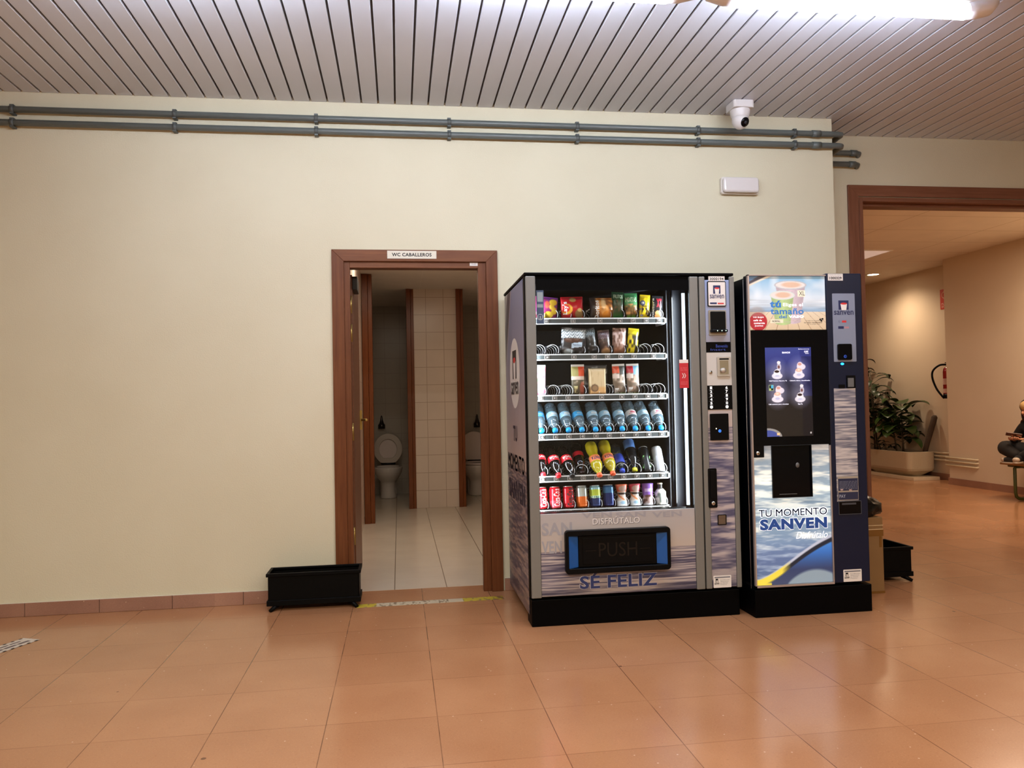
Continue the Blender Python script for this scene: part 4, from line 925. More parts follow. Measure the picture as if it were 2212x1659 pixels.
b.text('€ 1', x0 + 0.034, z1 - 0.160, x0 + 0.042, z1 - 0.145, -0.9196, 1); b.box(x0 + 0.053, -0.9199, z1 - 0.158, x0 + 0.078, -0.9195, z1 - 0.147, 3); b.box(x0 + 0.030, -0.9199, z1 - 0.192, x0 + 0.062, -0.9195, z1 - 0.178, 1); b.box(x0 + 0.066, -0.9199, z1 - 0.190, x0 + 0.092, -0.9195, z1 - 0.180, 4)
b.build('logo_plate', [pm('blue_grey_plate', (128, 138, 160), 0.4), M_inkb, M_white, M_inkr, pm('faded_red', (180, 130, 140), 0.5)], col2)
b = MB(); x0, z0, x1, z1 = 2.3469, 1.3576, 2.4274, 1.4437; b.prism(rrect(x0, z0, x1, z1, 0.008), -0.932, -0.9195); r3 = b.build('contactless_reader', M_blkg, col2, bev=0.002)
b = MB(); cx_, cz_ = 2.3861, 1.3752; b.lathe([(0.008, 0), (0.006, 0.0006)], (cx_, -0.9322, cz_), 18, axis=(0, -1, 0), cap=False); b.text('(', cx_ - 0.003, cz_ - 0.003, cx_ + 0.002, cz_ + 0.003, -0.933, 0, bold=0.03); b.build('indicator', pm('dim_blue_led', (30, 60, 140), 0.4, emit=(50, 90, 200), es=0.7), r3)
b = MB(); cx_, cz_ = 2.3759, 1.336; b.lathe([(0.010, 0), (0.008, 0.003), (0, 0.004)], (cx_, -0.918, cz_), 18, axis=(0, -1, 0), sy=0.6); b.build('status_light', pm('bright_blue_led', (30, 140, 255), 0.4, emit=(20, 140, 255), es=6), col2)
b = MB(); x0, z0, x1, z1 = 2.3954, 1.2046, 2.4471, 1.2731; b.box(x0, -0.922, z0, x1, -0.917, z1, 0); b.box(x0 + 0.006, -0.926, z0 + 0.006, x1 - 0.012, -0.922, z1 - 0.014, 1); b.box(x0 - 0.045, -0.921, z0, x0 - 0.01, -0.917, z0 + 0.02, 0); b.build('coin_slot', [M_blkp, pm('grey_knob')], col2)
b = MB(); x0, z0, x1, z1 = 2.3278, 0.5247, 2.4596, 0.5969; ring(b, [(x0, z0), (x1, z0), (x1, z1), (x0, z1)], [(x0 + 0.003, z0 + 0.003), (x1 - 0.003, z0 + 0.003), (x1 - 0.003, z1 - 0.003), (x0 + 0.003, z1 - 0.003)], -0.923, -0.917, 1); b.box(x0 + 0.003, -0.9195, z0 + 0.003, x1 - 0.003, -0.917, z1 - 0.003, 0); b.box(x0 + 0.02, -0.9215, z1 - 0.02, x1 - 0.03, -0.9195, z1 - 0.01, 1); b.build('coin_return', [M_blkg, pm('dark_edge', (60, 62, 70), 0.4)], col2)
info_label(2.3453, 0.165, 2.4503, 0.2297, -0.918, col2)
b = MB(); x0, z0, x1, z1 = 2.3004, 1.7881, 2.3933, 1.8281; b.box(x0 + 0.006, -0.9195, z0, x1, -0.918, z1 - 0.003, 0); b.text('1000329', x0 + 0.014, z0 + 0.006, x1 - 0.008, z0 + 0.021, -0.9196, 1, bold=0.03); b.text('numero de maquina', x0 + 0.012, z1 - 0.012, x1 - 0.006, z1 - 0.007, -0.9196, 1); b.build('number_sticker', [M_labelw, M_ink], col2)
b = MB(); b.tube([(CX0 - 0.001, -0.868, 0.02), (CX0 - 0.001, -0.868, 1.80)], 0.0015, 6); b.build('side_seam', M_silv, mc)
# ================================================================ PRODUCTS BEHIND THE GLASS
ORD = ['first', 'second', 'third', 'fourth', 'fifth', 'sixth', 'seventh', 'eighth', 'ninth', 'tenth']
def pillow(U, V, t, crimp=0.07):
    e = np.clip(np.minimum(V, 1 - V) / crimp - 0.6, 0, 1); s = np.sin(PI * np.clip(U, 0, 1)) ** 0.55 * np.sin(PI * np.clip((V - 0.04) / 0.92, 0, 1)) ** 0.6
    return t * 0.5 * s * e + 0.0006 + 0.0012 * vnoise(U * 9, V * 9, 77) * e
def pack(name, label, cat, group, x, zb, w, h, t, fn, texts=(), tilt=0.0, lean=0.0, mat=None, y=-0.715, flat=False, nx=30, ny=36, letters=None):
    r = thing(name, label, cat, (x, y, zb), group)
    if zb > 1.55: h *= 1.08
    dep = (lambda U, V: pillow(U, V, t)) if not flat else (lambda U, V: t * 0.5 * np.clip(np.minimum(np.minimum(U, 1 - U), np.minimum(V, 1 - V)) / 0.10, 0, 1) ** 0.5 + 0.0004)
    picture('wrapper', fn, (x - w / 2, y, zb), (1, 0, 0), (0, 0, 1), w, h, nx, ny, mat or M_film, r, depth=dep, back=-0.0006)
    if texts:
        for (s_, u0, v0, u1, v1, m, bold, rotd) in texts:
            b = MB(); mats = [m]; k = 0
            if rotd: # lettering that runs up the pack
                b.text(s_, v0 * h, -u1 * w, v1 * h, -u0 * w, 0, mats.index(m), bold=bold)
                for i in range(k, len(b.v)): q = b.v[i]; b.v[i] = (-q[2], q[1], q[0] if rotd > 0 else h - q[0])
            else: b.text(s_, u0 * w, v0 * h, u1 * w, v1 * h, 0, mats.index(m), bold=bold)
            for i in range(k, len(b.v)):
                q = b.v[i]; D = float(dep(np.array([q[0] / w]), np.array([q[2] / h]))[0]); b.v[i] = (q[0] - w / 2, -D - 0.0012, q[2])
            b.build('lettering', mats, r, local=True)
    r.rotation_euler = (math.radians(lean), math.radians(tilt), 0)
    return r
def ZB(i): return RZ[i] + (0.010 if i == 5 else 0.017) - 0.009
i_w = pm('pack_white_ink', (236, 236, 236), 0.4); i_y = pm('pack_yellow_ink', (250, 210, 60), 0.4); i_r = pm('pack_red_ink', (205, 30, 50), 0.4); i_k = M_ink; i_lg = pm('pack_pale_green_ink', (206, 232, 200), 0.4)
def base(U, c): return np.ones(U.shape + (3,)) * np.array(c, float)
G1 = 'snack bags on the top shelf'
def f1(U, V):
    g = base(U, (134, 40, 96)); g = over(g, (U * 0.8 + V - 1.2) * 8, (120, 50, 130)); g = over(g, np.abs(U - V * 0.3 - 0.30) * 0 + ((U - 0.3 + (V - 0.5) * 0.35) < 0.06) * (V > 0.35) * 0.9, (190, 70, 130))
    for c in ((0.62, 0.25, 0.20, 0.13), (0.35, 0.14, 0.22, 0.11), (0.85, 0.42, 0.14, 0.15), (0.78, 0.78, 0.18, 0.14), (0.55, 0.10, 0.2, 0.1), (0.72, 0.58, 0.12, 0.12)): g = over(g, ell(U, V, *c, 0.2), (238, 200, 62))
    g = over(g, ell(U, V, 0.5, 0.66, 0.10, 0.16, 0.3), (222, 96, 76)); g = over(g, ell(U, V, 0.14, 0.22, 0.16, 0.12, 0.2), (236, 190, 200)); g = over(g, (vnoise(U * 12, V * 9, 4) > 0.62) * ell(U, V, 0.14, 0.22, 0.16, 0.12, 0.2), (206, 50, 80)); return g
pack('snack_bag', 'purple snack bag with yellow snack pieces, leftmost on the top shelf', 'snack', G1, 0.785, ZB(0), 0.122, 0.118, 0.05, f1, [('SNACKS', 0.10, 0.40, 0.34, 0.92, i_w, 0.03, 1)], tilt=6)
def f2(U, V):
    g = base(U, (190, 22, 34)); g = over(g, (vnoise(U * 4, V * 4, 8) - 0.55) * 2, (150, 14, 26)); g = over(g, ell(U, V, 0.25, 0.46, 0.24, 0.22, 0.08), (244, 190, 70)); g = over(g, ell(U, V, 0.18, 0.50, 0.20, 0.17, 0.15), (214, 40, 40)); g = over(g, ell(U, V, 0.52, 0.86, 0.15, 0.10, 0.1), (190, 158, 92)); g = over(g, ell(U, V, 0.80, 0.26, 0.20, 0.20, 0.2), (150, 118, 74)); g = over(g, ell(U, V, 0.83, 0.42, 0.11, 0.08, 0.2), (206, 176, 110)); return g
pack('crisp_bag', 'red crisp bag with a yellow round logo, on the top shelf', 'snack', G1, 0.935, ZB(0), 0.122, 0.118, 0.05, f2, [("Lay's", 0.06, 0.24, 0.30, 0.78, i_w, 0.03, 1)], tilt=-1)
def f3(U, V):
    g = base(U, (196, 122, 52)); g = over(g, (vnoise(U * 8 + V * 3, V * 4, 15) - 0.5) * 3, (234, 176, 104)); g = over(g, (vnoise(U * 6, V * 7 + U * 3, 19) - 0.6) * 4, (104, 62, 30)); g = over(g, (0.30 - U) * 9, (46, 34, 32)); g = over(g, ell(U, V, 0.70, 0.22, 0.20, 0.18, 0.1), (216, 136, 44)); g = over(g, ell(U, V, 0.55, 0.75, 0.10, 0.25, 0.5) * 0.7, (250, 226, 180)); return g
def shaped(U, V): return U
pack('tortilla_chip_bag', 'shiny orange tortilla chip bag with a dark left side, on the top shelf', 'snack', G1, 1.098, ZB(0), 0.132, 0.112, 0.055, f3, [('Doritos', 0.18, 0.05, 0.36, 0.88, i_w, 0.04, 1)], tilt=0)
def f4(U, V):
    g = base(U, (30, 74, 42)); g = over(g, (0.80 - V) * 5, (38, 62, 34)); g = over(g, (vnoise(U * 7, V * 9, 25) - 0.5) * 3 * (V < 0.75) * (V > 0.25), (96, 70, 44)); g = over(g, (0.28 - V) * 8, (36, 110, 52)); return g
pack('nut_bag', 'dark green bag of mixed nuts, left of the two green bags', 'snack', 'green nut bags on the top shelf', 1.185, ZB(0), 0.066, 0.142, 0.032, f4, [('FRUTOS', 0.12, 0.76, 0.9, 0.90, i_lg, 0.02, 0)], tilt=2)
def f5(U, V):
    g = base(U, (72, 158, 98)); g = over(g, (0.62 - V) * 6, (120, 92, 52)); g = over(g, (vnoise(U * 7, V * 12, 35) - 0.5) * 4 * (V < 0.60), (206, 150, 90)); g = over(g, (0.22 - V) * 9, (84, 160, 52)); g = over(g, (vnoise(U * 9, V * 7, 36) - 0.55) * 4 * (V < 0.45), (54, 40, 26)); return g
pack('nut_bag', 'bright green bag of mixed nuts, right of the two green bags', 'snack', 'green nut bags on the top shelf', 1.265, ZB(0), 0.072, 0.136, 0.034, f5, [('MIXTAS', 0.06, 0.66, 0.92, 0.84, i_lg, 0.02, 0)], tilt=-1)
def f6(U, V):
    g = base(U, (232, 204, 30)); g = over(g, ell(U, V, 0.25, 0.66, 0.24, 0.11, 0.1), (60, 74, 130)); g = over(g, (vnoise(U * 9, V * 12, 45) > 0.58) * (V < 0.48) * (V > 0.15), (70, 52, 36)); g = over(g, (vnoise(U * 9, V * 12, 46) > 0.68) * (V < 0.45), (150, 140, 150)); return g
pack('chocolate_nut_bag', 'yellow bag of chocolate peanuts, on the top shelf', 'snack', G1, 1.336, ZB(0), 0.058, 0.128, 0.028, f6, [('PEANUT', 0.2, 0.50, 0.88, 0.57, i_k, 0.02, 0), ('m', 0.14, 0.62, 0.38, 0.71, i_w, 0.03, 0)], tilt=4)
def f7(U, V):
    g = base(U, (24, 24, 28)); g = over(g, ell(U, V, 0.52, 0.28, 0.26, 0.10, 0.1), (220, 160, 104)); g = over(g, ell(U, V, 0.52, 0.16, 0.28, 0.09, 0.1), (206, 140, 84)); return g
pack('snack_bag', 'black bag with red lettering, rightmost on the top shelf', 'snack', G1, 1.410, ZB(0), 0.064, 0.122, 0.03, f7, [('XT', 0.36, 0.52, 0.82, 0.88, i_r, 0.05, 0), ('mixtura', 0.0, 0.05, 0.16, 0.9, i_w, 0.02, 1)], tilt=3)
# second shelf
M_cling = clearmat('clear_wrap', (0.9, 0.92, 0.93), 1.0, body=0.22, bodycol=(150, 156, 160))
def chev(g, U, V, v0, v1, dark=(120, 132, 140), lite=(226, 232, 234)):
    z = ((V * 9 + np.abs(((U * 5) % 1.0) - 0.5) * 1.6) % 1.0) > 0.5; m = (V > v0) & (V < v1)
    return np.where(m[..., None], np.where(z[..., None], np.array(lite, float), np.array(dark, float)), g)
G2 = 'wrapped pastries on the second shelf'
def p1(U, V):
    g = base(U, (44, 42, 44)); g = over(g, (vnoise(U * 8, V * 8, 61) - 0.55) * 4, (130, 130, 134)); g = over(g, ell(U, V, 0.45, 0.55, 0.36, 0.10, 0.3), (74, 44, 34)); g = chev(g, U, V, 0.62, 0.93); g = over(g, (np.abs(U - 0.60) < 0.22) & (np.abs(V - 0.38 - (U - 0.6) * 0.15) < 0.085), (186, 206, 222)); g = over(g, ell(U, V, 0.3, 0.14, 0.2, 0.10, 0.3), (168, 178, 182)); return g
pack('wrapped_cake', 'large clear wrapped cake with a zigzag band and pale label, on the second shelf', 'snack', G2, 0.935, ZB(1), 0.135, 0.152, 0.06, p1, [('Napolitana', 0.42, 0.34, 0.78, 0.42, M_inkb, 0.0, 0)], tilt=3)
def p2(U, V):
    g = base(U, (34, 35, 38)); g = over(g, (vnoise(U * 6, V * 14, 63) - 0.6) * 4, (110, 114, 118)); g = chev(g, U, V, 0.72, 0.94, (40, 44, 48), (130, 144, 148)); return g
pack('wrapped_cake', 'slim dark wrapped cake with a faint zigzag band, left of the brown one', 'snack', G2, 1.045, ZB(1), 0.062, 0.150, 0.05, p2, tilt=8 * -1)
def p3(U, V):
    g = base(U, (66, 50, 46)); g = over(g, (vnoise(U * 6, V * 12, 65) - 0.5) * 3, (126, 98, 84)); g = chev(g, U, V, 0.66, 0.94, (64, 52, 56), (118, 98, 104)); g = over(g, ell(U, V, 0.5, 0.16, 0.36, 0.14, 0.4), (168, 128, 88)); return g
pack('wrapped_cake', 'brown wrapped cake with a dull zigzag top, in the middle of the second shelf', 'snack', G2, 1.118, ZB(1), 0.066, 0.140, 0.05, p3, tilt=-6)
def p4(U, V):
    g = base(U, (150, 118, 106)); g = over(g, (vnoise(U * 9, V * 9, 67) - 0.45) * 3, (214, 190, 184)); g = over(g, (vnoise(U * 9, V * 10, 68) - 0.62) * 5, (92, 62, 48)); g = over(g, (0.34 - V) * 6, (150, 100, 74)); return g
pack('wrapped_cake', 'pinkish crinkled clear wrapped cake beside the yellow and black pack', 'snack', G2, 1.190, ZB(1), 0.076, 0.150, 0.05, p4, tilt=2)
def p5(U, V):
    g = base(U, (40, 34, 22)); g = over(g, (vnoise(U * 5, V * 6, 69) - 0.42) * 5, (226, 206, 30)); g = over(g, (V - 0.70) * 9, (232, 216, 40)); return g
pack('snack_bag', 'yellow and black snack pack, rightmost on the second shelf', 'snack', G2, 1.262, ZB(1), 0.060, 0.148, 0.035, p5, tilt=6)
# third shelf
G3 = 'sandwich packs on the third shelf'
def s1(U, V):
    g = base(U, (196, 180, 190)); g = over(g, (vnoise(U * 4, V * 14, 71) - 0.55) * 4, (222, 130, 150)); g = over(g, ell(U, V, 0.25, 0.52, 0.2, 0.05, 0.3), (120, 190, 110)); g = over(g, (V - 0.92) * 20, (190, 205, 200)); return g
pack('sandwich_pack', 'tall white and pink pack, leftmost on the third shelf', 'sandwich', G3, 0.750, ZB(2), 0.060, 0.172, 0.03, s1, tilt=1)
def s2(U, V):
    g = base(U, (92, 84, 66)); g = np.where((V > 0.62)[..., None] & (U > 0.5)[..., None], (206, 74, 36), g); g = np.where((V > 0.62)[..., None] & (U <= 0.5)[..., None], (160, 152, 92), g); g = over(g, (np.abs(V - 0.56) < 0.06), (218, 202, 190)); g = over(g, (vnoise(U * 5, V * 12, 73) - 0.5) * 3 * (V < 0.5), (196, 180, 160)); g = over(g, (V > 0.93), (206, 204, 200)); g = over(g, ell(U, V, 0.8, 0.25, 0.2, 0.2, 0.4) * 0.7, (196, 84, 66)); return g
pack('sandwich_pack', 'sandwich pack with olive and orange top, above slot 33', 'sandwich', G3, 0.958, ZB(2), 0.072, 0.172, 0.035, s2, [('E', 0.10, 0.68, 0.44, 0.90, pm('pale_olive_ink', (222, 216, 160), 0.4), 0.05, -1)], tilt=0)
def s3(U, V):
    g = base(U, (206, 184, 146)); g = over(g, (vnoise(U * 20, V * 5, 75) - 0.6) * 3, (176, 152, 112)); g = over(g, (0.36 - V) * 12, (206, 160, 106)); g = over(g, ell(U, V, 0.30, 0.28, 0.22, 0.14, 0.08), (110, 86, 66)); g = over(g, ell(U, V, 0.32, 0.28, 0.15, 0.09, 0.3) * 0.5, (186, 150, 110)); return g
sw = pack('bread_sandwich', 'pale sliced bread sandwich in clear wrap, in the middle of the third shelf', 'sandwich', G3, 1.064, ZB(2), 0.096, 0.150, 0.05, s3, flat=True)
def s3w(U, V): return over(base(U, (60, 62, 66)), (vnoise(U * 9, V * 12, 76) - 0.6) * 4, (170, 176, 180))
picture('wrap_flap', s3w, (1.064 - 0.062, -0.690, ZB(2)), (1, 0, 0), (0, 0, 1), 0.125, 0.168, 20, 20, M_film, sw, depth=lambda U, V: 0.004 * vnoise(U * 7, V * 7, 3), back=0.001)
def mk36(cL, cR, cB):
    def f(U, V):
        g = base(U, (126, 112, 98)); g = over(g, (vnoise(U * 5, V * 14, 81) - 0.45) * 3, cB); g = np.where((V > 0.70)[..., None] & (U <= 0.5)[..., None], cL, g); g = np.where((V > 0.66)[..., None] & (U > 0.5)[..., None], cR, g); g = over(g, (V > 0.94), (196, 194, 190)); g = over(g, (np.abs(V - 0.60) < 0.07) & (U < 0.5), (222, 208, 200)); g = over(g, (0.10 - V) * 14, (70, 150, 76)); return g
    return f
pack('sandwich_pack', 'sandwich pack with orange and grey top, above slot 36', 'sandwich', G3, 1.190, ZB(2), 0.070, 0.172, 0.035, mk36((206, 84, 56), (70, 72, 70), (206, 190, 176)), [('E', 0.10, 0.76, 0.42, 0.92, i_w, 0.05, -1)], tilt=-2)
pack('sandwich_pack', 'sandwich pack with crimson and blue top, above slot 37', 'sandwich', G3, 1.266, ZB(2), 0.070, 0.172, 0.035, mk36((176, 30, 50), (120, 170, 206), (224, 186, 170)), [('E', 0.10, 0.74, 0.44, 0.93, i_w, 0.05, -1)], tilt=-1)
# ---- fourth shelf: ten water bottles lying back with their caps forward
M_pet = clearmat('clear_bottle', (0.9, 0.95, 0.97), 2.2, body=0.26, bodycol=(150, 180, 198), ior=1.5)
M_capb = pm('sky_blue_cap', (20, 150, 226), 0.4)
def wrap(b, k, r):
    for i in range(k, len(b.v)):
        q = b.v[i]; a = q[0] / r; b.v[i] = (r * math.sin(a), -r * math.cos(a), q[2])
def water(x, label, labmat, nm='water_bottle', rot=0):
    r = thing(nm, label, 'bottle', (x, -0.752, RZ[3] + 0.028), 'water bottles on the fourth shelf')
    prof = [(0.012, 0.012), (0.013, 0.02), (0.012, 0.026), (0.018, 0.040), (0.027, 0.058), (0.031, 0.074), (0.032, 0.085), (0.031, 0.09), (0.031, 0.128), (0.032, 0.132)]
    for k in range(5): prof += [(0.0325, 0.138 + 0.011 * k), (0.0300, 0.1435 + 0.011 * k)]
    prof += [(0.032, 0.195), (0.030, 0.202), (0.020, 0.205), (0.0, 0.203)]
    MB().lathe(prof, (0, 0, 0), 20, cap=False).build('bottle_body', M_pet, r, local=True)
    MB().lathe([(0.0, 0.0), (0.0135, 0.0), (0.0145, 0.002), (0.0145, 0.016), (0.013, 0.017)], (0, 0, 0), 20).build('cap', M_capb, r, local=True)
    b = MB(); b.lathe([(0.0315, 0.090), (0.0318, 0.092), (0.0318, 0.126), (0.0315, 0.128)], (0, 0, 0), 24, cap=False); lb = b.build('label', labmat[0], r, local=True)
    b = MB(); b.box(-0.016, 0, 0.098, 0.014, 0.0001, 0.1015); b.box(-0.012, 0, 0.108, 0.018, 0.0001, 0.114)
    q = MB()
    for (a0, a1, z0, z1) in ((-0.6, 0.4, 0.097, 0.101), (-0.3, 0.7, 0.106, 0.117)):
        P = [(0.0322 * math.sin(a0 + (a1 - a0) * k / 6), -0.0322 * math.cos(a0 + (a1 - a0) * k / 6)) for k in range(7)]
        q.add([(p[0], p[1], z0) for p in P] + [(p[0], p[1], z1) for p in P], [(k, k + 1, k + 8, k + 7) for k in range(6)], 0)
    q.build('label_print', labmat[1], r, local=True)
    r.rotation_euler = (math.radians(-48), 0, rot)
    return r
lb_a = (pm('pale_blue_label', (150, 196, 226), 0.4), pm('white_label_print', (225, 232, 238), 0.4))
lb_b = (pm('blue_label', (60, 160, 222), 0.4), pm('pale_blue_label', (150, 196, 226), 0.4))
lb_r = (pm('white_bottle_label', (226, 226, 228), 0.4), pm('rose_label_print', (200, 90, 110), 0.4))
wl = {0: lb_b, 3: lb_b, 7: lb_r, 9: lb_r}
protoW = {}
for k, x in enumerate(SX):
    lm = wl.get(k, lb_a); key = id(lm)
    desc = {id(lb_a): 'pale blue label', id(lb_b): 'bright blue label', id(lb_r): 'white label with rose print'}[key]
    lab = 'clear water bottle with blue cap and %s, %s from the left' % (desc, ORD[k]) if k not in (0, 9) else 'clear water bottle with blue cap and %s, %s of ten' % (desc, 'leftmost' if k == 0 else 'rightmost')
    if key not in protoW: protoW[key] = water(x, lab, lm)
    else:
        c = copy_tree(protoW[key]); c.location.x = x; c['label'] = lab
        c.rotation_euler[2] = (0.05, -0.04, 0.02, 0.06, -0.03)[k % 5]
# ---- fifth shelf: soft drink bottles
M_cola = pm('cola_bottle', (14, 7, 6), 0.08, coat=0.6); M_capr = pm('red_cap', (226, 38, 48), 0.4); M_capo = pm('orange_cap', (238, 96, 52), 0.4)
G5 = 'soft drink bottles on the fifth shelf'
def bottle(name, label, x, L, r0, bodym, capm, labm, lz, prof=None, th=42, printm=None, txt=None, group=G5, row=4, neck=0.012, capr=0.0145, y=-0.756, rz=0.0, dz=0.018):
    r = thing(name, label, 'bottle', (x, y, RZ[row] + dz), group)
    if prof is None: prof = [(neck, 0.012), (neck + 0.001, 0.02), (neck, 0.026), (r0 * 0.62, 0.045), (r0 * 0.9, 0.068), (r0, 0.085), (r0 * 0.97, 0.10), (r0, 0.14), (r0 * 0.90, 0.16), (r0, 0.18), (r0, L - 0.01), (r0 * 0.8, L), (0, L - 0.003)]
    MB().lathe(prof, (0, 0, 0), 22, cap=False).build('bottle_body', bodym, r, local=True)
    MB().lathe([(0.0, 0.0), (capr - 0.001, 0.0), (capr, 0.002), (capr, 0.016), (capr - 0.0015, 0.017)], (0, 0, 0), 20).build('cap', capm, r, local=True)
    if labm is not None:
        b = MB(); b.lathe([(r0 + 0.0003, lz[0]), (r0 + 0.0006, lz[0] + 0.001), (r0 + 0.0006, lz[1] - 0.001), (r0 + 0.0003, lz[1])], (0, 0, 0), 28, cap=False); lb = b.build('label', labm, r, local=True)
        if txt:
            b = MB(); b.text(txt, -r0 * 1.0, lz[0] + 0.25 * (lz[1] - lz[0]), r0 * 1.0, lz[0] + 0.8 * (lz[1] - lz[0]), 0, 0, bold=0.03); wrap(b, 0, r0 + 0.0012)
            for i, q in enumerate(b.v): b.v[i] = (-q[0], q[1], lz[0] + lz[1] - q[2])
            b.build('label_print', printm, lb, local=True)
    r.rotation_euler = (math.radians(-(90 - th)), 0, rz)
    return r
M_redl = pm('red_label', (212, 30, 44), 0.35)
c1 = bottle('cola_bottle', 'cola bottle with red cap and red label, leftmost on the fifth shelf', SX[0] + 0.003, 0.21, 0.031, M_cola, M_capr, M_redl, (0.095, 0.132), printm=i_w, txt='Coca-Cola')
c2 = copy_tree(c1); c2.location.x = SX[1] + 0.010; c2['label'] = 'cola bottle with red cap sticking out past the rail, second on the fifth shelf'; c2.location.y -= 0.012; c2.location.z -= 0.004; c2.rotation_euler[2] = 0.1
c3 = bottle('cola_bottle', 'cola bottle with black cap sticking out, third on the fifth shelf', SX[2] + 0.012, 0.21, 0.031, M_cola, pm('black_cap', (20, 18, 20), 0.4), M_redl, (0.095, 0.135), printm=i_w, txt='Coca-Cola', y=-0.768, dz=0.012, rz=0.16)
c4 = bottle('cola_bottle', 'cola bottle with a short dark red label, fourth on the fifth shelf', SX[3], 0.21, 0.031, M_cola, pm('dark_cap', (36, 12, 14), 0.3), pm('dark_red_label', (170, 20, 36), 0.35), (0.115, 0.145), y=-0.735, dz=0.02)
M_fan = pm('olive_yellow_drink', (168, 152, 26), 0.12, coat=0.5, emit=(120, 110, 10), es=0.0)
fprof = [(0.012, 0.012), (0.013, 0.02), (0.012, 0.026), (0.019, 0.036), (0.028, 0.056), (0.032, 0.078), (0.031, 0.09), (0.030, 0.125), (0.026, 0.140), (0.0255, 0.150), (0.031, 0.168), (0.033, 0.190), (0.032, 0.212), (0.028, 0.222), (0, 0.22)]
M_orl = pm('orange_label', (236, 130, 76), 0.35)
f_a = bottle('orange_drink_bottle', 'yellow orange-drink bottle with orange cap, left of the two', SX[4] + 0.012, 0.222, 0.0305, M_fan, M_capo, M_orl, (0.088, 0.126), fprof, th=48, printm=pm('label_navy_print', (40, 50, 96), 0.4), txt='FANTA', y=-0.772, dz=0.008, rz=0.10, group='orange drink bottles')
f_b = copy_tree(f_a); f_b.location.x = SX[5] + 0.014; f_b.location.y += 0.01; f_b.location.z += 0.006; f_b['label'] = 'yellow orange-drink bottle with orange cap, right of the two'
bottle('isotonic_drink_bottle', 'dim clear bottle with royal blue label and cap on the fifth shelf', SX[6] - 0.002, 0.20, 0.030, clearmat('dim_clear_bottle', (0.8, 0.83, 0.86), 1.2, body=0.25, bodycol=(70, 84, 96)), pm('royal_blue_cap', (52, 74, 190), 0.4), pm('royal_blue_label', (44, 64, 160), 0.4), (0.05, 0.115), th=40, y=-0.742, dz=0.024)
bottle('sports_drink_bottle', 'dark bottle with yellow cap and sea blue top label on the fifth shelf', SX[7] - 0.004, 0.215, 0.030, pm('black_bottle', (14, 16, 20), 0.15, coat=0.4), pm('yellow_cap', (206, 204, 50), 0.4), pm('sea_blue_label', (70, 104, 156), 0.3), (0.140, 0.195), th=52, y=-0.735, dz=0.026)
def can(name, label, x, row, h, r0, mats, bands, group, lean=-10, txt=None, tm=None, y=-0.715, tz=(0.3, 0.8), dz=0.010, rot=0.0, th=None):
    r = thing(name, label, 'can', (x, y, RZ[row] + dz), group)
    b = MB(); hs = [0.0] + bands + [1.0]
    b.lathe([(r0 * 0.8, 0), (r0 * 0.97, 0.006), (r0, 0.012)], (0, 0, 0), 26, 0)
    for k in range(len(hs) - 1):
        z0 = max(0.012, hs[k] * h); z1 = min(h - 0.014, hs[k + 1] * h)
        b.lathe([(r0, z0), (r0, z1)], (0, 0, 0), 26, k, cap=False)
    b.lathe([(r0, h - 0.014), (r0 * 0.84, h - 0.003)], (0, 0, 0), 26, len(hs) - 2, cap=False)
    b.build('can_body', mats, r, local=True)
    b = MB(); b.lathe([(r0 * 0.84, h - 0.003), (r0 * 0.86, h), (r0 * 0.80, h), (r0 * 0.78, h - 0.004), (0, h - 0.004)], (0, 0, 0), 26, cap=False); b.box(-0.008, -0.018, h - 0.0035, 0.008, 0.004, h - 0.002)
    b.build('can_lid', M_silv, r, local=True)
    if txt:
        b = MB(); b.text(txt, tz[0] * h, -r0 * 0.75, tz[1] * h, r0 * 0.45, 0, 0, bold=0.03) if rot else b.text(txt, -r0 * 1.1, tz[0] * h, r0 * 1.1, tz[1] * h, 0, 0, bold=0.02)
        if rot:
            for i, q in enumerate(b.v): b.v[i] = (-q[2], 0, q[0])
        wrap(b, 0, r0 + 0.0006); b.build('lettering', tm, r, local=True)
    r.rotation_euler = (math.radians(lean), 0, 0)
    return r
M_canr = pm('red_can', (214, 26, 40), 0.25, 0.3); M_cank = pm('black_can', (12, 13, 15), 0.25, 0.3)
can('energy_drink_can', 'black energy drink can with green claw marks on the fifth shelf', SX[8] - 0.004, 4, 0.155, 0.0285, [M_cank], [], 'tall cans on the fifth shelf', lean=-32, txt='/ /', tm=pm('lime_print', (150, 220, 140), 0.4), tz=(0.15, 0.62), y=-0.73, dz=0.012)
can('energy_drink_can', 'silver white energy drink can, rightmost on the fifth shelf', SX[9] - 0.004, 4, 0.150, 0.0285, [pm('white_silver_can', (190, 192, 196), 0.25, 0.4)], [], 'tall cans on the fifth shelf', lean=-28, y=-0.73, dz=0.012)
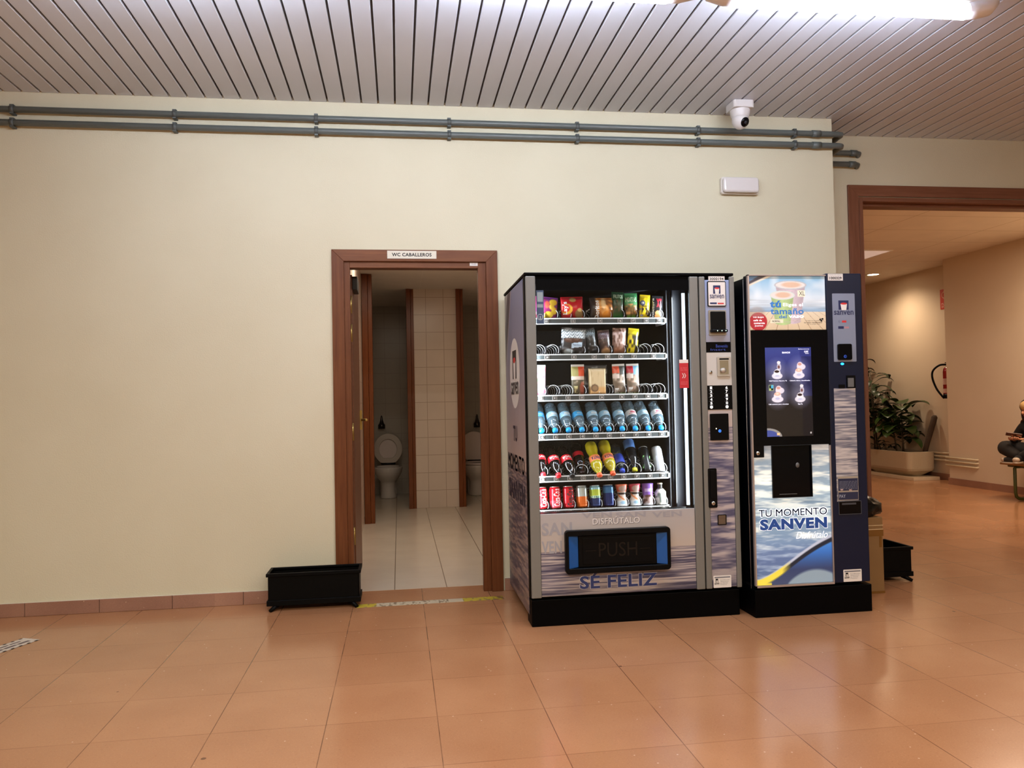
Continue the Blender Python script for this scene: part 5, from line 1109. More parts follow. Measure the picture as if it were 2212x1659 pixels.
# ---- bottom shelf: cans and small coffee drinks
G6 = 'drink cans on the bottom shelf'
can('drink_can', 'bright red cola can with white script, leftmost on the bottom shelf', SX[0], 5, 0.116, 0.031, [M_canr], [], G6, txt='Coca-Cola', tm=i_w, rot=1, tz=(0.1, 0.9))
can('drink_can', 'pinkish red cola can, second on the bottom shelf', SX[1], 5, 0.116, 0.031, [pm('pink_red_can', (226, 70, 84), 0.25, 0.3), M_canr], [0.35], G6, txt='Coca-Cola', tm=pm('pale_pink_ink', (245, 200, 205), 0.4), rot=1, tz=(0.1, 0.9))
can('drink_can', 'deep red cola can with black script, third on the bottom shelf', SX[2], 5, 0.116, 0.031, [pm('deep_red_can', (186, 16, 34), 0.25, 0.3)], [], G6, txt='Coca-Cola', tm=i_k, rot=1, tz=(0.1, 0.9))
can('drink_can', 'orange can with silver top half, fourth on the bottom shelf', SX[3], 5, 0.116, 0.031, [pm('burnt_orange_can', (206, 96, 30), 0.25, 0.3), pm('silver_can', (176, 184, 180), 0.25, 0.5)], [0.5], G6)
can('drink_can', 'dark blue iced tea can with a lime picture, fifth on the bottom shelf', SX[4], 5, 0.116, 0.031, [pm('navy_can', (22, 44, 92), 0.25, 0.3), pm('teal_can', (40, 120, 110), 0.25, 0.3), pm('lime_can', (170, 186, 60), 0.3, 0.2), pm('pale_blue_can', (150, 196, 206), 0.25, 0.4)], [0.42, 0.5, 0.8], G6, txt='NESTEA', tm=i_lg, tz=(0.40, 0.52))
can('drink_can', 'deep blue can with a pale blue top, sixth on the bottom shelf', SX[5], 5, 0.116, 0.031, [pm('deep_blue_can', (20, 40, 96), 0.22, 0.4), pm('sky_can', (60, 110, 160), 0.22, 0.5)], [0.62], G6)
def cup(name, label, x, fn, capm, h=0.112, r1=0.032, r2=0.024):
    r = thing(name, label, 'drink', (x, -0.715, RZ[5] + 0.010), 'small coffee and milk drinks on the bottom shelf')
    nx, ny = 40, 40; u = np.linspace(0, 1, nx + 1); v = np.linspace(0, 1, ny + 1); U, V = np.meshgrid(u, v)
    C = s2l(fn((U * 2) % 1.0001, V)); vs = []; fs = []
    for j in range(ny + 1):
        rr = fn.prof(v[j])
        for i in range(nx + 1):
            a = u[i] * 2 * PI; vs.append((-rr * math.sin(a + PI / 2) if False else rr * math.sin(a - PI / 2), -rr * math.cos(a - PI / 2), v[j] * h))
    for j in range(ny):
        for i in range(nx): k = j * (nx + 1) + i; fs.append((k, k + 1, k + nx + 2, k + nx + 1))
    b = MB(); b.add(vs, fs, 0, True); b.build('cup_body', M_film, r, local=True, cols=np.concatenate([C.reshape(-1, 3), np.ones(((nx + 1) * (ny + 1), 1))], 1))
    rt = fn.prof(1.0)
    b = MB(); b.lathe([(rt * 1.04, h - 0.002), (rt * 1.04, h + 0.003), (rt * 0.9, h + 0.005), (0, h + 0.004)], (0, 0, 0), 24, cap=False); b.build('lid', capm, r, local=True)
    r.rotation_euler = (math.radians(-8), 0, 0)
    return r
def mkcup(ctop):
    def f(U, V):
        g = base(U, (206, 190, 178)); g = over(g, (V - 0.66) * 20, ctop); g = over(g, ell(U, V, 0.5, 0.82, 0.26, 0.14, 0.2), (176, 150, 140)); g = over(g, (np.abs(V - 0.58) < 0.05), (40, 34, 34)); g = over(g, (np.abs(V - (0.45 - (U - 0.3) * 0.5)) < 0.05), (210, 120, 60)); g = over(g, (0.30 - V) * 12, (226, 232, 236)); g = over(g, ell(U, V, 0.5, 0.16, 0.2, 0.08, 0.2), (150, 186, 214)); return g
    f.prof = lambda v: 0.027 + 0.005 * math.cos(v * 2 * PI)
    return f
cup('coffee_cup_drink', 'orange-topped chilled coffee cup, seventh on the bottom shelf', SX[6], mkcup((206, 96, 66)), pm('orange_lid', (206, 110, 80), 0.4))
cup('coffee_cup_drink', 'crimson-topped chilled coffee cup, eighth on the bottom shelf', SX[7], mkcup((176, 54, 72)), pm('crimson_lid', (170, 60, 76), 0.4))
def fch(U, V):
    g = base(U, (124, 88, 170)); g = over(g, (0.5 - V) * 8, (170, 150, 150)); g = over(g, (vnoise(U * 7, V * 9, 91) - 0.5) * 4 * (V < 0.5), (90, 56, 46)); g = over(g, (np.abs(V - 0.72) < 0.07) & (np.abs(U - 0.5) < 0.3), (186, 166, 214)); g = over(g, (0.12 - V) * 14, (196, 196, 204)); return g
fch.prof = lambda v: 0.026 + 0.008 * abs(v - 0.35)
cup('milk_shake_cup', 'purple and brown chocolate drink, ninth on the bottom shelf', SX[8], fch, pm('purple_lid', (120, 84, 166), 0.4))
def fgl(U, V):
    g = base(U, (206, 204, 196)); g = over(g, (vnoise(U * 8, V * 8, 93) - 0.55) * 4 * (V < 0.7), (110, 120, 116)); g = over(g, (V - 0.72) * 16, (34, 30, 30)); return g
fgl.prof = lambda v: 0.030 if v < 0.62 else max(0.014, 0.030 - (v - 0.62) * 0.09)
cup('glass_coffee_bottle', 'cream coloured drink bottle with beige cap, rightmost on the bottom shelf', SX[9], fgl, pm('beige_lid', (206, 190, 160), 0.4))
# ================================================================ HALL OBJECTS
# ceiling battens
M_tube = pm('tube_glow', (235, 242, 255), 0.4, emit=(228, 236, 252), es=TUBE)
M_lampw = pm('lamp_white_plastic', (238, 240, 246), 0.4)
def batten(x, label):
    t = thing('ceiling_lamp', label, 'lamp', (x, -1.66, CZ), 'tube lamps in a row on the slatted ceiling')
    b = MB(); b.box(-0.70, -0.028, -0.088, 0.70, 0.028, -0.004); b.build('housing', M_lampw, t, local=True, bev=0.008)
    b = MB(); b.tube([(-0.555, 0, -0.118), (0.555, 0, -0.118)], 0.034, 16); b.build('tube', M_tube, t, local=True)
    for s in (-1, 1):
        b = MB(); b.tube([(s * 0.556, 0, -0.112), (s * 0.60, 0, -0.108), (s * 0.66, 0, -0.09), (s * 0.70, 0, -0.06)], [0.037, 0.04, 0.042, 0.03], 14); b.build('end_cap', M_lampw, t, local=True)
    return t
l1 = batten(2.032, 'lit tube lamp at the right end of the ceiling row')
l2 = copy_tree(l1); l2.location.x = 0.615; l2['label'] = 'lit tube lamp left of the lamp gap in the ceiling row'
l3 = copy_tree(l1); l3.location.x = -0.802; l3['label'] = 'lit tube lamp furthest left in the ceiling row, above the frame edge'
# conduit pipes
M_pipe = pm('grey_green_pipe_paint', (92, 100, 98), 0.32); M_clip = pm('pipe_clip_grey', (82, 88, 86), 0.5, 0.2)
def conduit(z, label, xe, ze, x2):
    t = thing('conduit_pipe', label, 'pipe', (0, -0.035, z), 'grey conduit pipes under the ceiling')
    pa = [(-5.0, -0.035, z), (xe - 0.03, -0.035, z), (xe - 0.01, -0.03, z), (xe, -0.01, z), (xe, 0.02, z), (xe, 0.235, ze), (xe + 0.005, 0.262, ze), (xe + 0.03, 0.275, ze), (x2 - 0.03, 0.275, ze), (x2 - 0.008, 0.280, ze - 0.002), (x2, 0.30, ze - 0.005), (x2, 0.315, ze - 0.008)]
    MB().tube(pa, 0.0185, 14).build('pipe', M_pipe, t)
    for x in (-2.173, -1.284, -0.469, 0.335, 1.146, 1.949, 2.615):
        b = MB(); b.tube([(x - 0.011, -0.035, z), (x + 0.011, -0.035, z)], 0.0215, 14); b.box(x - 0.011, -0.045, z + 0.018, x + 0.011, 0.0, z + 0.027); b.box(x - 0.011, -0.045, z - 0.027, x + 0.011, 0.0, z - 0.018); b.build('pipe_clip', M_clip, t)
    for x in (2.766,): MB().tube([(x - 0.03, -0.035, z), (x + 0.03, -0.035, z)], 0.0225, 14).build('coupling', M_pipe, t)
    MB().tube([(x2 - 0.075, 0.275, ze), (x2 - 0.03, 0.275, ze)], 0.0225, 14).build('coupling', M_pipe, t)
conduit(2.905, 'upper grey conduit pipe running along the cream wall below the ceiling', 2.955, 2.885, 3.275)
conduit(2.828, 'lower grey conduit pipe running along the cream wall below the ceiling', 2.955, 2.805, 3.262)
# dome camera
t = thing('security_camera', 'white turret security camera hanging from the slatted ceiling', 'camera', (2.155, -0.215, CZ))
M_cw = pm('camera_white', (206, 202, 200), 0.35)
b = MB(); b.prism(rrect(-0.068, -0.068, 0.068, 0.068, 0.018), -0.048, 0.0, axis='z'); b.build('mount_box', M_cw, t, local=True, bev=0.005)
b = MB(); b.lathe([(0.062, -0.045), (0.060, -0.07), (0.052, -0.095)], (0, 0, 0), 28, cap=False); b.build('collar', M_cw, t, local=True)
b = MB(); b.ball((0, 0, -0.108), 0.052, n=24, k=14, sc=(1, 1, 1.12)); b.build('dome', M_cw, t, local=True)
ax = Vector((0.30, -0.75, -0.42)).normalized()
b = MB(); b.lathe([(0.030, 0.040), (0.030, 0.046), (0.027, 0.051), (0.0, 0.051)], (0, 0, -0.112), 24, axis=ax, cap=False); b.build('lens', M_blkg, t, local=True)
b = MB(); b.lathe([(0.010, 0.0515), (0.008, 0.053), (0, 0.0535)], (0, 0, -0.112), 16, axis=ax, cap=False); b.build('lens_core', pm('lens_glass_core', (46, 50, 56), 0.05), t, local=True)
# emergency light
t = thing('emergency_light', 'white rounded emergency light on the wall above the snack machine', 'lamp', (2.227, 0, 2.55))
b = MB(); b.prism(rrect(-0.128, -0.056, 0.128, 0.056, 0.016), -0.030, 0.0); b.build('base', pm('emergency_white', (212, 206, 198), 0.4), t, local=True, bev=0.004)
b = MB(); b.prism(rrect(-0.122, -0.050, 0.122, 0.050, 0.02), -0.058, -0.030); b.build('diffuser', pm('emergency_diffuser', (216, 212, 210), 0.15, coat=0.6), t, local=True, bev=0.014, seg=4)
# washroom sign and number label
t = thing('door_sign', 'white WC CABALLEROS sign on the head of the washroom door frame', 'sign', (0.093, -0.017, 2.084))
b = MB(); b.box(-0.150, -0.003, -0.024, 0.150, 0, 0.024); b.build('sign_plate', pm('sign_paper', (216, 212, 196), 0.4), t, local=True)
b = MB(); b.text('WC CABALLEROS', -0.122, -0.011, 0.120, 0.011, -0.0034, 0, bold=0.03); b.build('lettering', M_ink, t, local=True)
t = thing('number_label', 'tiny white label on the inner head of the washroom door frame', 'label', (0.475, -0.0005, 2.030))
b = MB(); b.box(-0.025, -0.001, -0.010, 0.025, 0, 0.010, 0); b.text('0.65', -0.014, -0.004, 0.014, 0.004, -0.0014, 1); b.build('label_card', [M_labelw, M_inkg], t, local=True)
# planter boxes (black troughs on splayed feet)
M_tr = pm('black_trough_metal', (3, 3, 3), 0.5, spec=0.10, bump=0.04, bscale=30)
def trough(cx, cy, label, rot=0.0, W=0.512, D=0.17):
    t = thing('trough_planter', label, 'planter', (cx, cy, 0), 'black trough planters'); w = W / 2; d = D / 2
    b = MB()
    for z0, z1, e in ((0.042, 0.205, 0.0), (0.030, 0.060, 0.008), (0.195, 0.214, 0.010)):
        for x0, y0, x1, y1 in ((-w - e, -d - e, w + e, -d + 0.006), (-w - e, d - 0.006, w + e, d + e), (-w - e, -d, -w + 0.006, d), (w - 0.006, -d, w + e, d)):
            b.box(x0, y0, z0, x1, y1, z1)
    b.build('body', M_tr, t, local=True, bev=0.002, seg=1)
    b = MB(); b.box(-w, -d, 0.042, w, d, 0.05); b.build('bottom_plate', M_tr, t, local=True)
    for sx in (-1, 1):
        for sy in (-1, 1):
            b = MB(); b.tube([(sx * (w - 0.055), sy * (d - 0.02), 0.034), (sx * (w - 0.012), sy * (d + 0.022), 0.006)], [0.016, 0.010], 8); b.build('foot', M_tr, t, local=True)
    t.rotation_euler = (0, 0, rot)
    return t
trough(-0.502, -0.118, 'black trough planter standing on the floor by the washroom door')
t2 = trough(2.93, -0.19, 'black trough planter half hidden behind the cardboard box', W=0.45, D=0.27)
# floor tape and floor sticker
def f_tape(U, V):
    g = base(U, (186, 174, 150)); g = over(g, (U < 0.13) | (U > 0.72), (176, 156, 30)); g = over(g, (vnoise(U * 90, V * 3, 95) - 0.60) * 5 * ((U < 0.62) | (U > 0.72)), (110, 92, 66)); g = over(g, (U > 0.90) & (vnoise(U * 40, V * 2, 96) > 0.6), (120, 86, 50)); return g
tape = picture('floor_tape', f_tape, (-0.262, -0.235, 0.0012), (0.9998, 0.02, 0), (-0.02, 0.9998, 0), 0.86, 0.078, 240, 12, attrmat('worn_tape', 0.5), None, back=0.0008)
tag(tape, 'worn yellow and white distancing tape on the floor before the washroom door', 'tape')
t = thing('floor_sticker', 'white floor notice strip with dashed border at the left frame edge', 'sticker', (-1.98, -0.66, 0.0))
dv = Vector((0.50, 0.866, 0)).normalized() if False else Vector((0.42, 0.907, 0)); nv = Vector((dv.y, -dv.x, 0))
b = MB(); L_, Wd = 0.36, 0.11
org = Vector((-1.885, -0.495, 0.0010))
def q4(a0, a1, c0, c1, e, m): b.add([tuple(org - dv * a + nv * c + Vector((0, 0, e))) for a, c in ((a0, c0), (a1, c0), (a1, c1), (a0, c1))], [(0, 1, 2, 3)], m)
b2 = [(0, 0.44, -0.055, 0.055)]
q4(0.0, 0.50, -0.055, 0.055, 0.0, 0)
for k in range(11):
    for s in (-1, 1): q4(0.012 + 0.045 * k, 0.030 + 0.045 * k, s * 0.052 - 0.006, s * 0.052 + 0.006, 0.0006, 1)
for k in range(5):
    q4(0.05 + k * 0.07, 0.11 + k * 0.07, -0.026, -0.012, 0.0006, 2); q4(0.03 + k * 0.075, 0.095 + k * 0.075, 0.006, 0.026, 0.0006, 2)
b.build('sticker_sheet', [pm('sticker_white', (205, 195, 182), 0.5), M_ink, pm('sticker_grey_print', (104, 92, 96), 0.5)], t)
# cardboard box with a rubbish bag on top, right of the coffee machine
M_card = pm('cardboard', (130, 97, 56), 0.7, var=0.08, bscale=8); M_ptape = pm('packing_tape', (118, 80, 34), 0.2)
t = thing('cardboard_box', 'tall brown cardboard box with packing tape, right of the coffee machine', 'box', (2.66, -0.46, 0))
b = MB(); b.box(2.52, -0.572, 0.0, 2.808, -0.350, 0.445); b.build('carton', M_card, t, bev=0.004)
for r_ in ((2.519, 0.335, 2.8095, 0.375), (2.782, 0.27, 2.798, 0.334), (2.52, 0.0, 2.8095, 0.014)): MB().box(r_[0], -0.5735, r_[1], r_[2], -0.5725, r_[3]).build('tape_strip', M_ptape, t)
for z_ in (0.373, 0.396): MB().box(2.519, -0.5742, z_, 2.8098, -0.5734, z_ + 0.004).build('tape_edge', pm('shiny_tape_edge', (215, 190, 150), 0.15), t)
M_bag = pm('black_plastic_bag', (3, 3, 4), 0.3, spec=0.25, bump=0.9, bscale=26)
def bag_mesh(cx, cy, cz, rx, ry, rz):
    b = MB(); b.ball((0, 0, 0), 1.0, n=44, k=24)
    R_ = random.Random(5)
    out = []
    vv = np.array(b.v); nz = vnoise(vv[:, 0] * 3.2 + 9, vv[:, 2] * 3.2 + vv[:, 1] * 2.6 + 9, 55); n2 = vnoise(vv[:, 0] * 8 + 20, vv[:, 2] * 8 + vv[:, 1] * 7 + 20, 56)
    for i, q in enumerate(b.v):
        k = 0.84 + 0.24 * nz[i] + 0.10 * n2[i]; z = q[2] * k
        if z < -0.45: z = -0.45
        out.append((cx + q[0] * k * rx, cy + q[1] * k * ry, cz + z * rz))
    b.v = out; return b
t = thing('rubbish_bag', 'crumpled black plastic bag lying on top of the cardboard box', 'bag', (2.67, -0.45, 0.447))
bag_mesh(2.680, -0.45, 0.490, 0.175, 0.125, 0.090).build('bag_body', M_bag, t)
# ================================================================ CORRIDOR OBJECTS
# extinguisher, its sign
t = thing('fire_extinguisher', 'red fire extinguisher with black hose on the alcove wall, half behind the corner', 'fire extinguisher', (7.235, 4.665, 1.12))
M_red = pm('extinguisher_red', (150, 20, 26), 0.25, coat=0.4)
b = MB(); b.lathe([(0.066, 0.0), (0.075, 0.01), (0.075, 0.34), (0.066, 0.385), (0.035, 0.41), (0.02, 0.42)], (0, 0, 0), 24); b.build('cylinder', M_red, t, local=True)
b = MB(); b.lathe([(0.0765, 0.17), (0.0765, 0.25)], (0, 0, 0), 24, cap=False); b.lathe([(0.0765, 0.06), (0.0765, 0.115)], (0, 0, 0), 24, cap=False); b.build('label_band', pm('extinguisher_label', (206, 170, 160), 0.4), t, local=True)
b = MB(); b.lathe([(0.078, -0.015), (0.078, 0.045)], (0, 0, 0), 24); b.build('base_ring', M_blkp, t, local=True)
b = MB(); b.box(-0.018, -0.018, 0.42, 0.018, 0.018, 0.455); b.box(-0.05, -0.01, 0.455, 0.03, 0.01, 0.465); b.tube([(0.0, 0, 0.45), (-0.02, 0, 0.50)], 0.006, 6); b.build('valve', M_blkp, t, local=True)
b = MB(); b.tube(smooth_path([(-0.02, 0.01, 0.435), (-0.09, 0.06, 0.43), (-0.15, 0.11, 0.36), (-0.155, 0.12, 0.26), (-0.115, 0.10, 0.12), (-0.075, 0.05, 0.02), (-0.06, 0.03, -0.01)]), 0.013, 8); b.build('hose', M_blkp, t, local=True)
t = thing('fire_sign', 'red fire extinguisher sign on the alcove wall, cut by the corridor corner', 'sign', (7.329, 4.79, 2.45))
b = MB(); b.box(-0.004, -0.12, -0.135, 0.0, 0.12, 0.135, 0)
b.tube([(-0.0045, 0.03 + 0.05 * math.cos(a), 0.055 + 0.045 * math.sin(a)) for a in [PI * 2 * k / 16 for k in range(16)]], 0.006, 6, 1, closed=True)
b.text('EXTINTOR', -0.095, -0.115, 0.095, -0.085, 0, 1, bold=0.02, org=(-0.0045, 0, 0), ux=(0, -1, 0), uy=(0, 0, 1)); b.text('PULSAR', -0.095, -0.08, 0.095, -0.05, 0, 1, bold=0.02, org=(-0.0045, 0, 0), ux=(0, -1, 0), uy=(0, 0, 1))
b.build('sign_plate', [pm('sign_red', (196, 60, 44), 0.4), pm('sign_pale', (236, 196, 180), 0.4)], t, local=True)
# low white pipes along the corridor wall
M_wp = pm('cream_pipe_paint', (206, 190, 160), 0.4)
def lowpipe(z, label, x):
    t = thing('heating_pipe', label, 'pipe', (x, 4.43, z), 'cream pipes low on the corridor wall')
    MB().tube([(7.30, 6.2, z + 0.02), (7.30, CY + 0.05, z + 0.02)], 0.012, 8).build('pipe', M_wp, t)
    MB().tube([(x, CY + 0.03, z), (x, 3.93, z), (x + 0.03, 3.91, z)], 0.012, 8).build('pipe', M_wp, t)
lowpipe(0.345, 'top cream heating pipe low on the corridor wall', 6.995)
lowpipe(0.300, 'middle cream heating pipe low on the corridor wall', 6.995)
lowpipe(0.250, 'bottom cream heating pipe low on the corridor wall', 6.995)
# stone planter on a tiled plinth with plants
M_stone = pm('cream_planter_stone', (184, 168, 142), 0.6, bump=0.3, bscale=40, var=0.06)
def planter(y0, y1, label, x0=6.80, x1=7.26):
    t = thing('stone_planter', label, 'planter', ((x0 + x1) / 2, (y0 + y1) / 2, 0.03), 'cream planters in the corridor alcove')
    b = MB(); lv = [(0.045, 0.10, 0.12), (0.06, 0.085, 0.11), (0.12, 0.01, 0.07), (0.15, 0.0, 0.07), (0.375, 0.0, 0.07), (0.38, 0.006, 0.07)]
    rings = [rrect(x0 + e, y0 + e, x1 - e, y1 - e, r) for z, e, r in lv]; n = len(rings[0]); k0 = len(b.v)
    for (z, e, r), P in zip(lv, rings): b.v += [(p[0], p[1], z) for p in P]
    inn = rrect(x0 + 0.03, y0 + 0.03, x1 - 0.03, y1 - 0.03, 0.05); b.v += [(p[0], p[1], 0.38) for p in inn] + [(p[0], p[1], 0.33) for p in inn]
    for j in range(len(lv) + 1):
        for i in range(n):
            q = (i + 1) % n; b.f.append((k0 + j * n + i, k0 + j * n + q, k0 + (j + 1) * n + q, k0 + (j + 1) * n + i)); b.m.append(0); b.s.append(False)
    b.f.append(tuple(k0 + i for i in reversed(range(n)))); b.m.append(0); b.s.append(False)
    b.build('trough', M_stone, t)
    b = MB(); b.prism(inn, 0.30, 0.345, axis='z'); b.build('soil', pm('potting_soil', (50, 34, 22), 0.9, bump=0.8, bscale=60), t)
    return t
planter(5.02, 6.12, 'cream stone planter nearest the corridor corner, holding the leafy plants', 6.86, 7.27)
planter(6.22, 7.3, 'second cream stone planter further back along the alcove wall', 6.86, 7.27)
t = thing('tile_plinth', 'low cream tile plinth under the nearest planter', 'plinth', (7.0, 5.5, 0.0))
MB().box(6.86, 4.93, 0.0, 7.25, 6.1, 0.044).build('plinth_slab', pm('plinth_tile', (214, 196, 168), 0.35), t, bev=0.003)
# plants
def leaf(b, org, dirv, L, Wd, droop, mat=0, n=8, fold=0.15, heart=False):
    """one curved leaf blade, folded along its midrib"""
    d = Vector(dirv).normalized(); p = Vector(org); side = d.cross(Vector((0, 0, 1)));
    side = side.normalized() if side.length > 1e-3 else Vector((1, 0, 0)); vs = []; st = L / n
    for i in range(n + 1):
        t = i / n
        wd = Wd * (math.sin(PI * min(1, t * 0.93 + 0.07)) ** (0.75 if not heart else 0.5)) * (1.0 if not heart else (1.15 - 0.6 * t))
        if i == n: wd = 0.002
        up = side.cross(d).normalized()
        vs += [tuple(p - side * wd / 2 + up * fold * wd), tuple(p), tuple(p + side * wd / 2 + up * fold * wd)]
        d = (d + Vector((0, 0, -1)) * droop * st / L * (1.2 * t + 0.3)).normalized(); p = p + d * st
    fs = []
    for i in range(n):
        k = i * 3; fs += [(k, k + 1, k + 4, k + 3), (k + 1, k + 2, k + 5, k + 4)]
    b.add(vs, fs, mat, True)
M_l1 = pm('dark_green_leaf', (34, 48, 26), 0.35, var=0.25, bscale=9); M_l2 = pm('mid_green_leaf', (46, 66, 24), 0.35, var=0.2, bscale=9); M_st = pm('green_brown_stem', (62, 52, 34), 0.6)
def shrub(name, label, x, y, stems, leafm, seed, L=(0.20, 0.32), Wd=0.06, group='potted plants in the corridor planter', heart=False, spread=1.0):
    R_ = random.Random(seed); t = thing(name, label, 'plant', (x, y, 0.34), group); bs = MB(); bl = MB()
    for (dx, dy, h, cx, cy) in stems:
        P = [(x + dx, y + dy, 0.34), (x + dx + cx * 0.4, y + dy + cy * 0.4, 0.34 + h * 0.5), (x + dx + cx, y + dy + cy, 0.34 + h)]
        bs.tube(P, [0.012, 0.010, 0.006], 7)
        for k in range(int(h * 26)):
            f = 0.30 + 0.70 * k / (h * 26); a = k * 2.4 + R_.random() * 0.8
            q = Vector(P[0]).lerp(Vector(P[1]), f * 2) if f < 0.5 else Vector(P[1]).lerp(Vector(P[2]), f * 2 - 1)
            pl = R_.uniform(0.05, 0.16) * spread; d = Vector((math.cos(a), math.sin(a), R_.uniform(0.15, 0.8)))
            e = q + d.normalized() * pl
            bs.tube([tuple(q), tuple(e)], 0.003, 5); leaf(bl, e, d, R_.uniform(*L), Wd * R_.uniform(0.7, 1.2), R_.uniform(1.2, 2.6), heart=heart)
    for q_ in (bs, bl): q_.v = [(min(v[0], 7.30), v[1], v[2]) for v in q_.v]
    bs.build('stem', M_st, t); bl.build('foliage', leafm, t)
    return t
shrub('tall_shrub', 'tall dark leafed shrub in the planter, left behind the machine edge', 7.02, 6.35, [(0, -0.38, 1.22, -0.05, 0.06), (0.05, -0.30, 0.85, 0.04, 0.20), (-0.08, -0.44, 1.0, -0.10, -0.10), (0.0, 0.05, 1.42, -0.04, 0.04), (-0.05, 0.25, 1.15, -0.12, -0.1), (0.0, -0.1, 0.75, -0.08, 0.0)], M_l1, 4, (0.17, 0.32), 0.085)
shrub('broad_leaf_plant', 'broad leafed green plant in the middle of the nearest planter', 7.03, 5.36, [(0, 0, 0.42, -0.02, 0.05), (0.02, 0.05, 0.72, 0.02, 0.05), (-0.03, 0.12, 0.58, -0.02, 0.12)], M_l2, 12, (0.20, 0.30), 0.23, heart=True, spread=0.9)
shrub('trailing_plant', 'small dark plant trailing over the front rim of the nearest planter', 6.93, 5.74, [(0, 0, 0.16, -0.06, 0.0), (0.03, 0.10, 0.20, -0.05, 0.05), (0.02, -0.1, 0.14, -0.05, -0.03)], M_l1, 21, (0.12, 0.20), 0.07, spread=0.6)
t = thing('plant_stump', 'bare brown plant stump leaning right in the nearest planter', 'plant', (7.14, 5.10, 0.33))
b = MB(); b.tube([(7.14, 5.10, 0.30), (7.18, 5.07, 0.50), (7.235, 5.04, 0.72), (7.265, 5.02, 0.85), (7.268, 5.015, 0.875)], [0.030, 0.034, 0.038, 0.040, 0.022], 10); b.build('trunk', pm('stump_bark', (62, 46, 32), 0.8, bump=0.6, bscale=50), t)

# ---- bench and person
M_gt = pm('olive_green_tube', (70, 78, 30), 0.35); M_seatw = pm('bench_seat_wood', (150, 112, 62), 0.4)
t = thing('bench', 'bench with green tube frame and wooden seat at the right frame edge', 'bench', (6.70, 2.2, 0))
for yy in (2.78, 1.55):
    b = MB(); b.tube([(6.94, yy, 0.365), (6.56, yy, 0.365), (6.545, yy, 0.35), (6.545, yy, 0.09), (6.555, yy, 0.045), (6.585, yy, 0.022), (6.63, yy, 0.018), (6.94, yy, 0.018), (6.95, yy, 0.03), (6.95, yy, 0.35), (6.94, yy, 0.365)], 0.017, 10); b.build('leg_frame', M_gt, t)
b = MB(); b.tube([(6.60, 1.40, 0.366), (6.60, 2.93, 0.366)], 0.014, 8); b.tube([(6.90, 1.40, 0.366), (6.90, 2.93, 0.366)], 0.014, 8); b.build('rail', M_gt, t)
b = MB(); b.box(6.525, 1.38, 0.380, 6.985, 2.97, 0.402); b.build('seat', M_seatw, t, bev=0.006)

def skin(name, P, E, mat, parent, sub=2, root=0):
    """P: {key: (x, y, z, r)}; E: list of chains of keys; grown with a Skin modifier"""
    keys = list(P); ix = {k: i for i, k in enumerate(keys)}; off = rootof(parent).location
    ed = []
    for ch in E:
        for a, c in zip(ch, ch[1:]): ed.append((ix[a], ix[c]))
    me = bpy.data.meshes.new(name); me.from_pydata([tuple(Vector(P[k][:3]) - off) for k in keys], ed, [])
    me.materials.append(mat); ob = bpy.data.objects.new(name, me); COL.objects.link(ob); ob.parent = parent
    m = ob.modifiers.new('skin', 'SKIN'); m.use_smooth_shade = True
    sv = me.skin_vertices[0].data if me.skin_vertices else me.attributes
    if not me.skin_vertices: return ob
    for i, k in enumerate(keys):
        r = P[k][3]; sv[i].radius = (r, r) if not isinstance(r, tuple) else r
        sv[i].use_root = (i == root)
    s = ob.modifiers.new('sub', 'SUBSURF'); s.levels = 1; s.render_levels = sub
    return ob
M_skin = pm('skin', (186, 128, 96), 0.5); M_cloth = pm('black_cloth', (18, 14, 13), 0.85, bump=0.3, bscale=90); M_trou = pm('dark_trousers', (20, 15, 14), 0.85)
pr = thing('person', 'person in black sitting cross-legged on the bench, looking down at a phone', 'person', (6.78, 2.68, 0.40))
RISE = 0.03
B = {'pel': (6.84, 2.66, 0.49, 0.115), 'bel': (6.83, 2.67, 0.60, 0.105), 'che': (6.79, 2.69, 0.74, 0.115), 'upc': (6.755, 2.70, 0.83, 0.085), 'nk': (6.725, 2.705, 0.875, 0.045), 'hd0': (6.70, 2.71, 0.92, 0.05), 'hd1': (6.675, 2.715, 0.965, 0.072), 'hd2': (6.665, 2.715, 1.01, 0.066),
     'shl': (6.77, 2.56, 0.80, 0.055), 'ell': (6.74, 2.49, 0.625, 0.042), 'wrl': (6.60, 2.62, 0.665, 0.026), 'hal': (6.555, 2.65, 0.68, 0.026),
     'shr': (6.75, 2.85, 0.80, 0.055), 'elr': (6.70, 2.95, 0.63, 0.042), 'wrr': (6.57, 2.80, 0.665, 0.026), 'har': (6.53, 2.765, 0.675, 0.026),
     'hpl': (6.80, 2.57, 0.48, 0.085), 'knl': (6.56, 2.44, 0.53, 0.062), 'anl': (6.52, 2.70, 0.445, 0.036),
     'hpr': (6.80, 2.76, 0.48, 0.085), 'knr': (6.50, 2.92, 0.55, 0.064), 'anr': (6.50, 2.66, 0.47, 0.036)}
B = {k: (v[0], v[1], v[2] + RISE * (0.4 if k[:2] in ('an',) else 1.0) * (0 if k[:2] in ('hd', 'nk', 'up', 'sh', 'wr', 'ha', 'el', 'ch') else 1), v[3]) for k, v in B.items()}
body = skin('body', B, [['pel', 'bel', 'che', 'upc', 'nk', 'hd0', 'hd1', 'hd2'], ['upc', 'shl', 'ell', 'wrl', 'hal'], ['upc', 'shr', 'elr', 'wrr', 'har'], ['pel', 'hpl', 'knl', 'anl'], ['pel', 'hpr', 'knr', 'anr']], M_skin, pr)
def grow(keys, d): return {k: (*B[k][:3], B[k][3] + d) for k in keys}
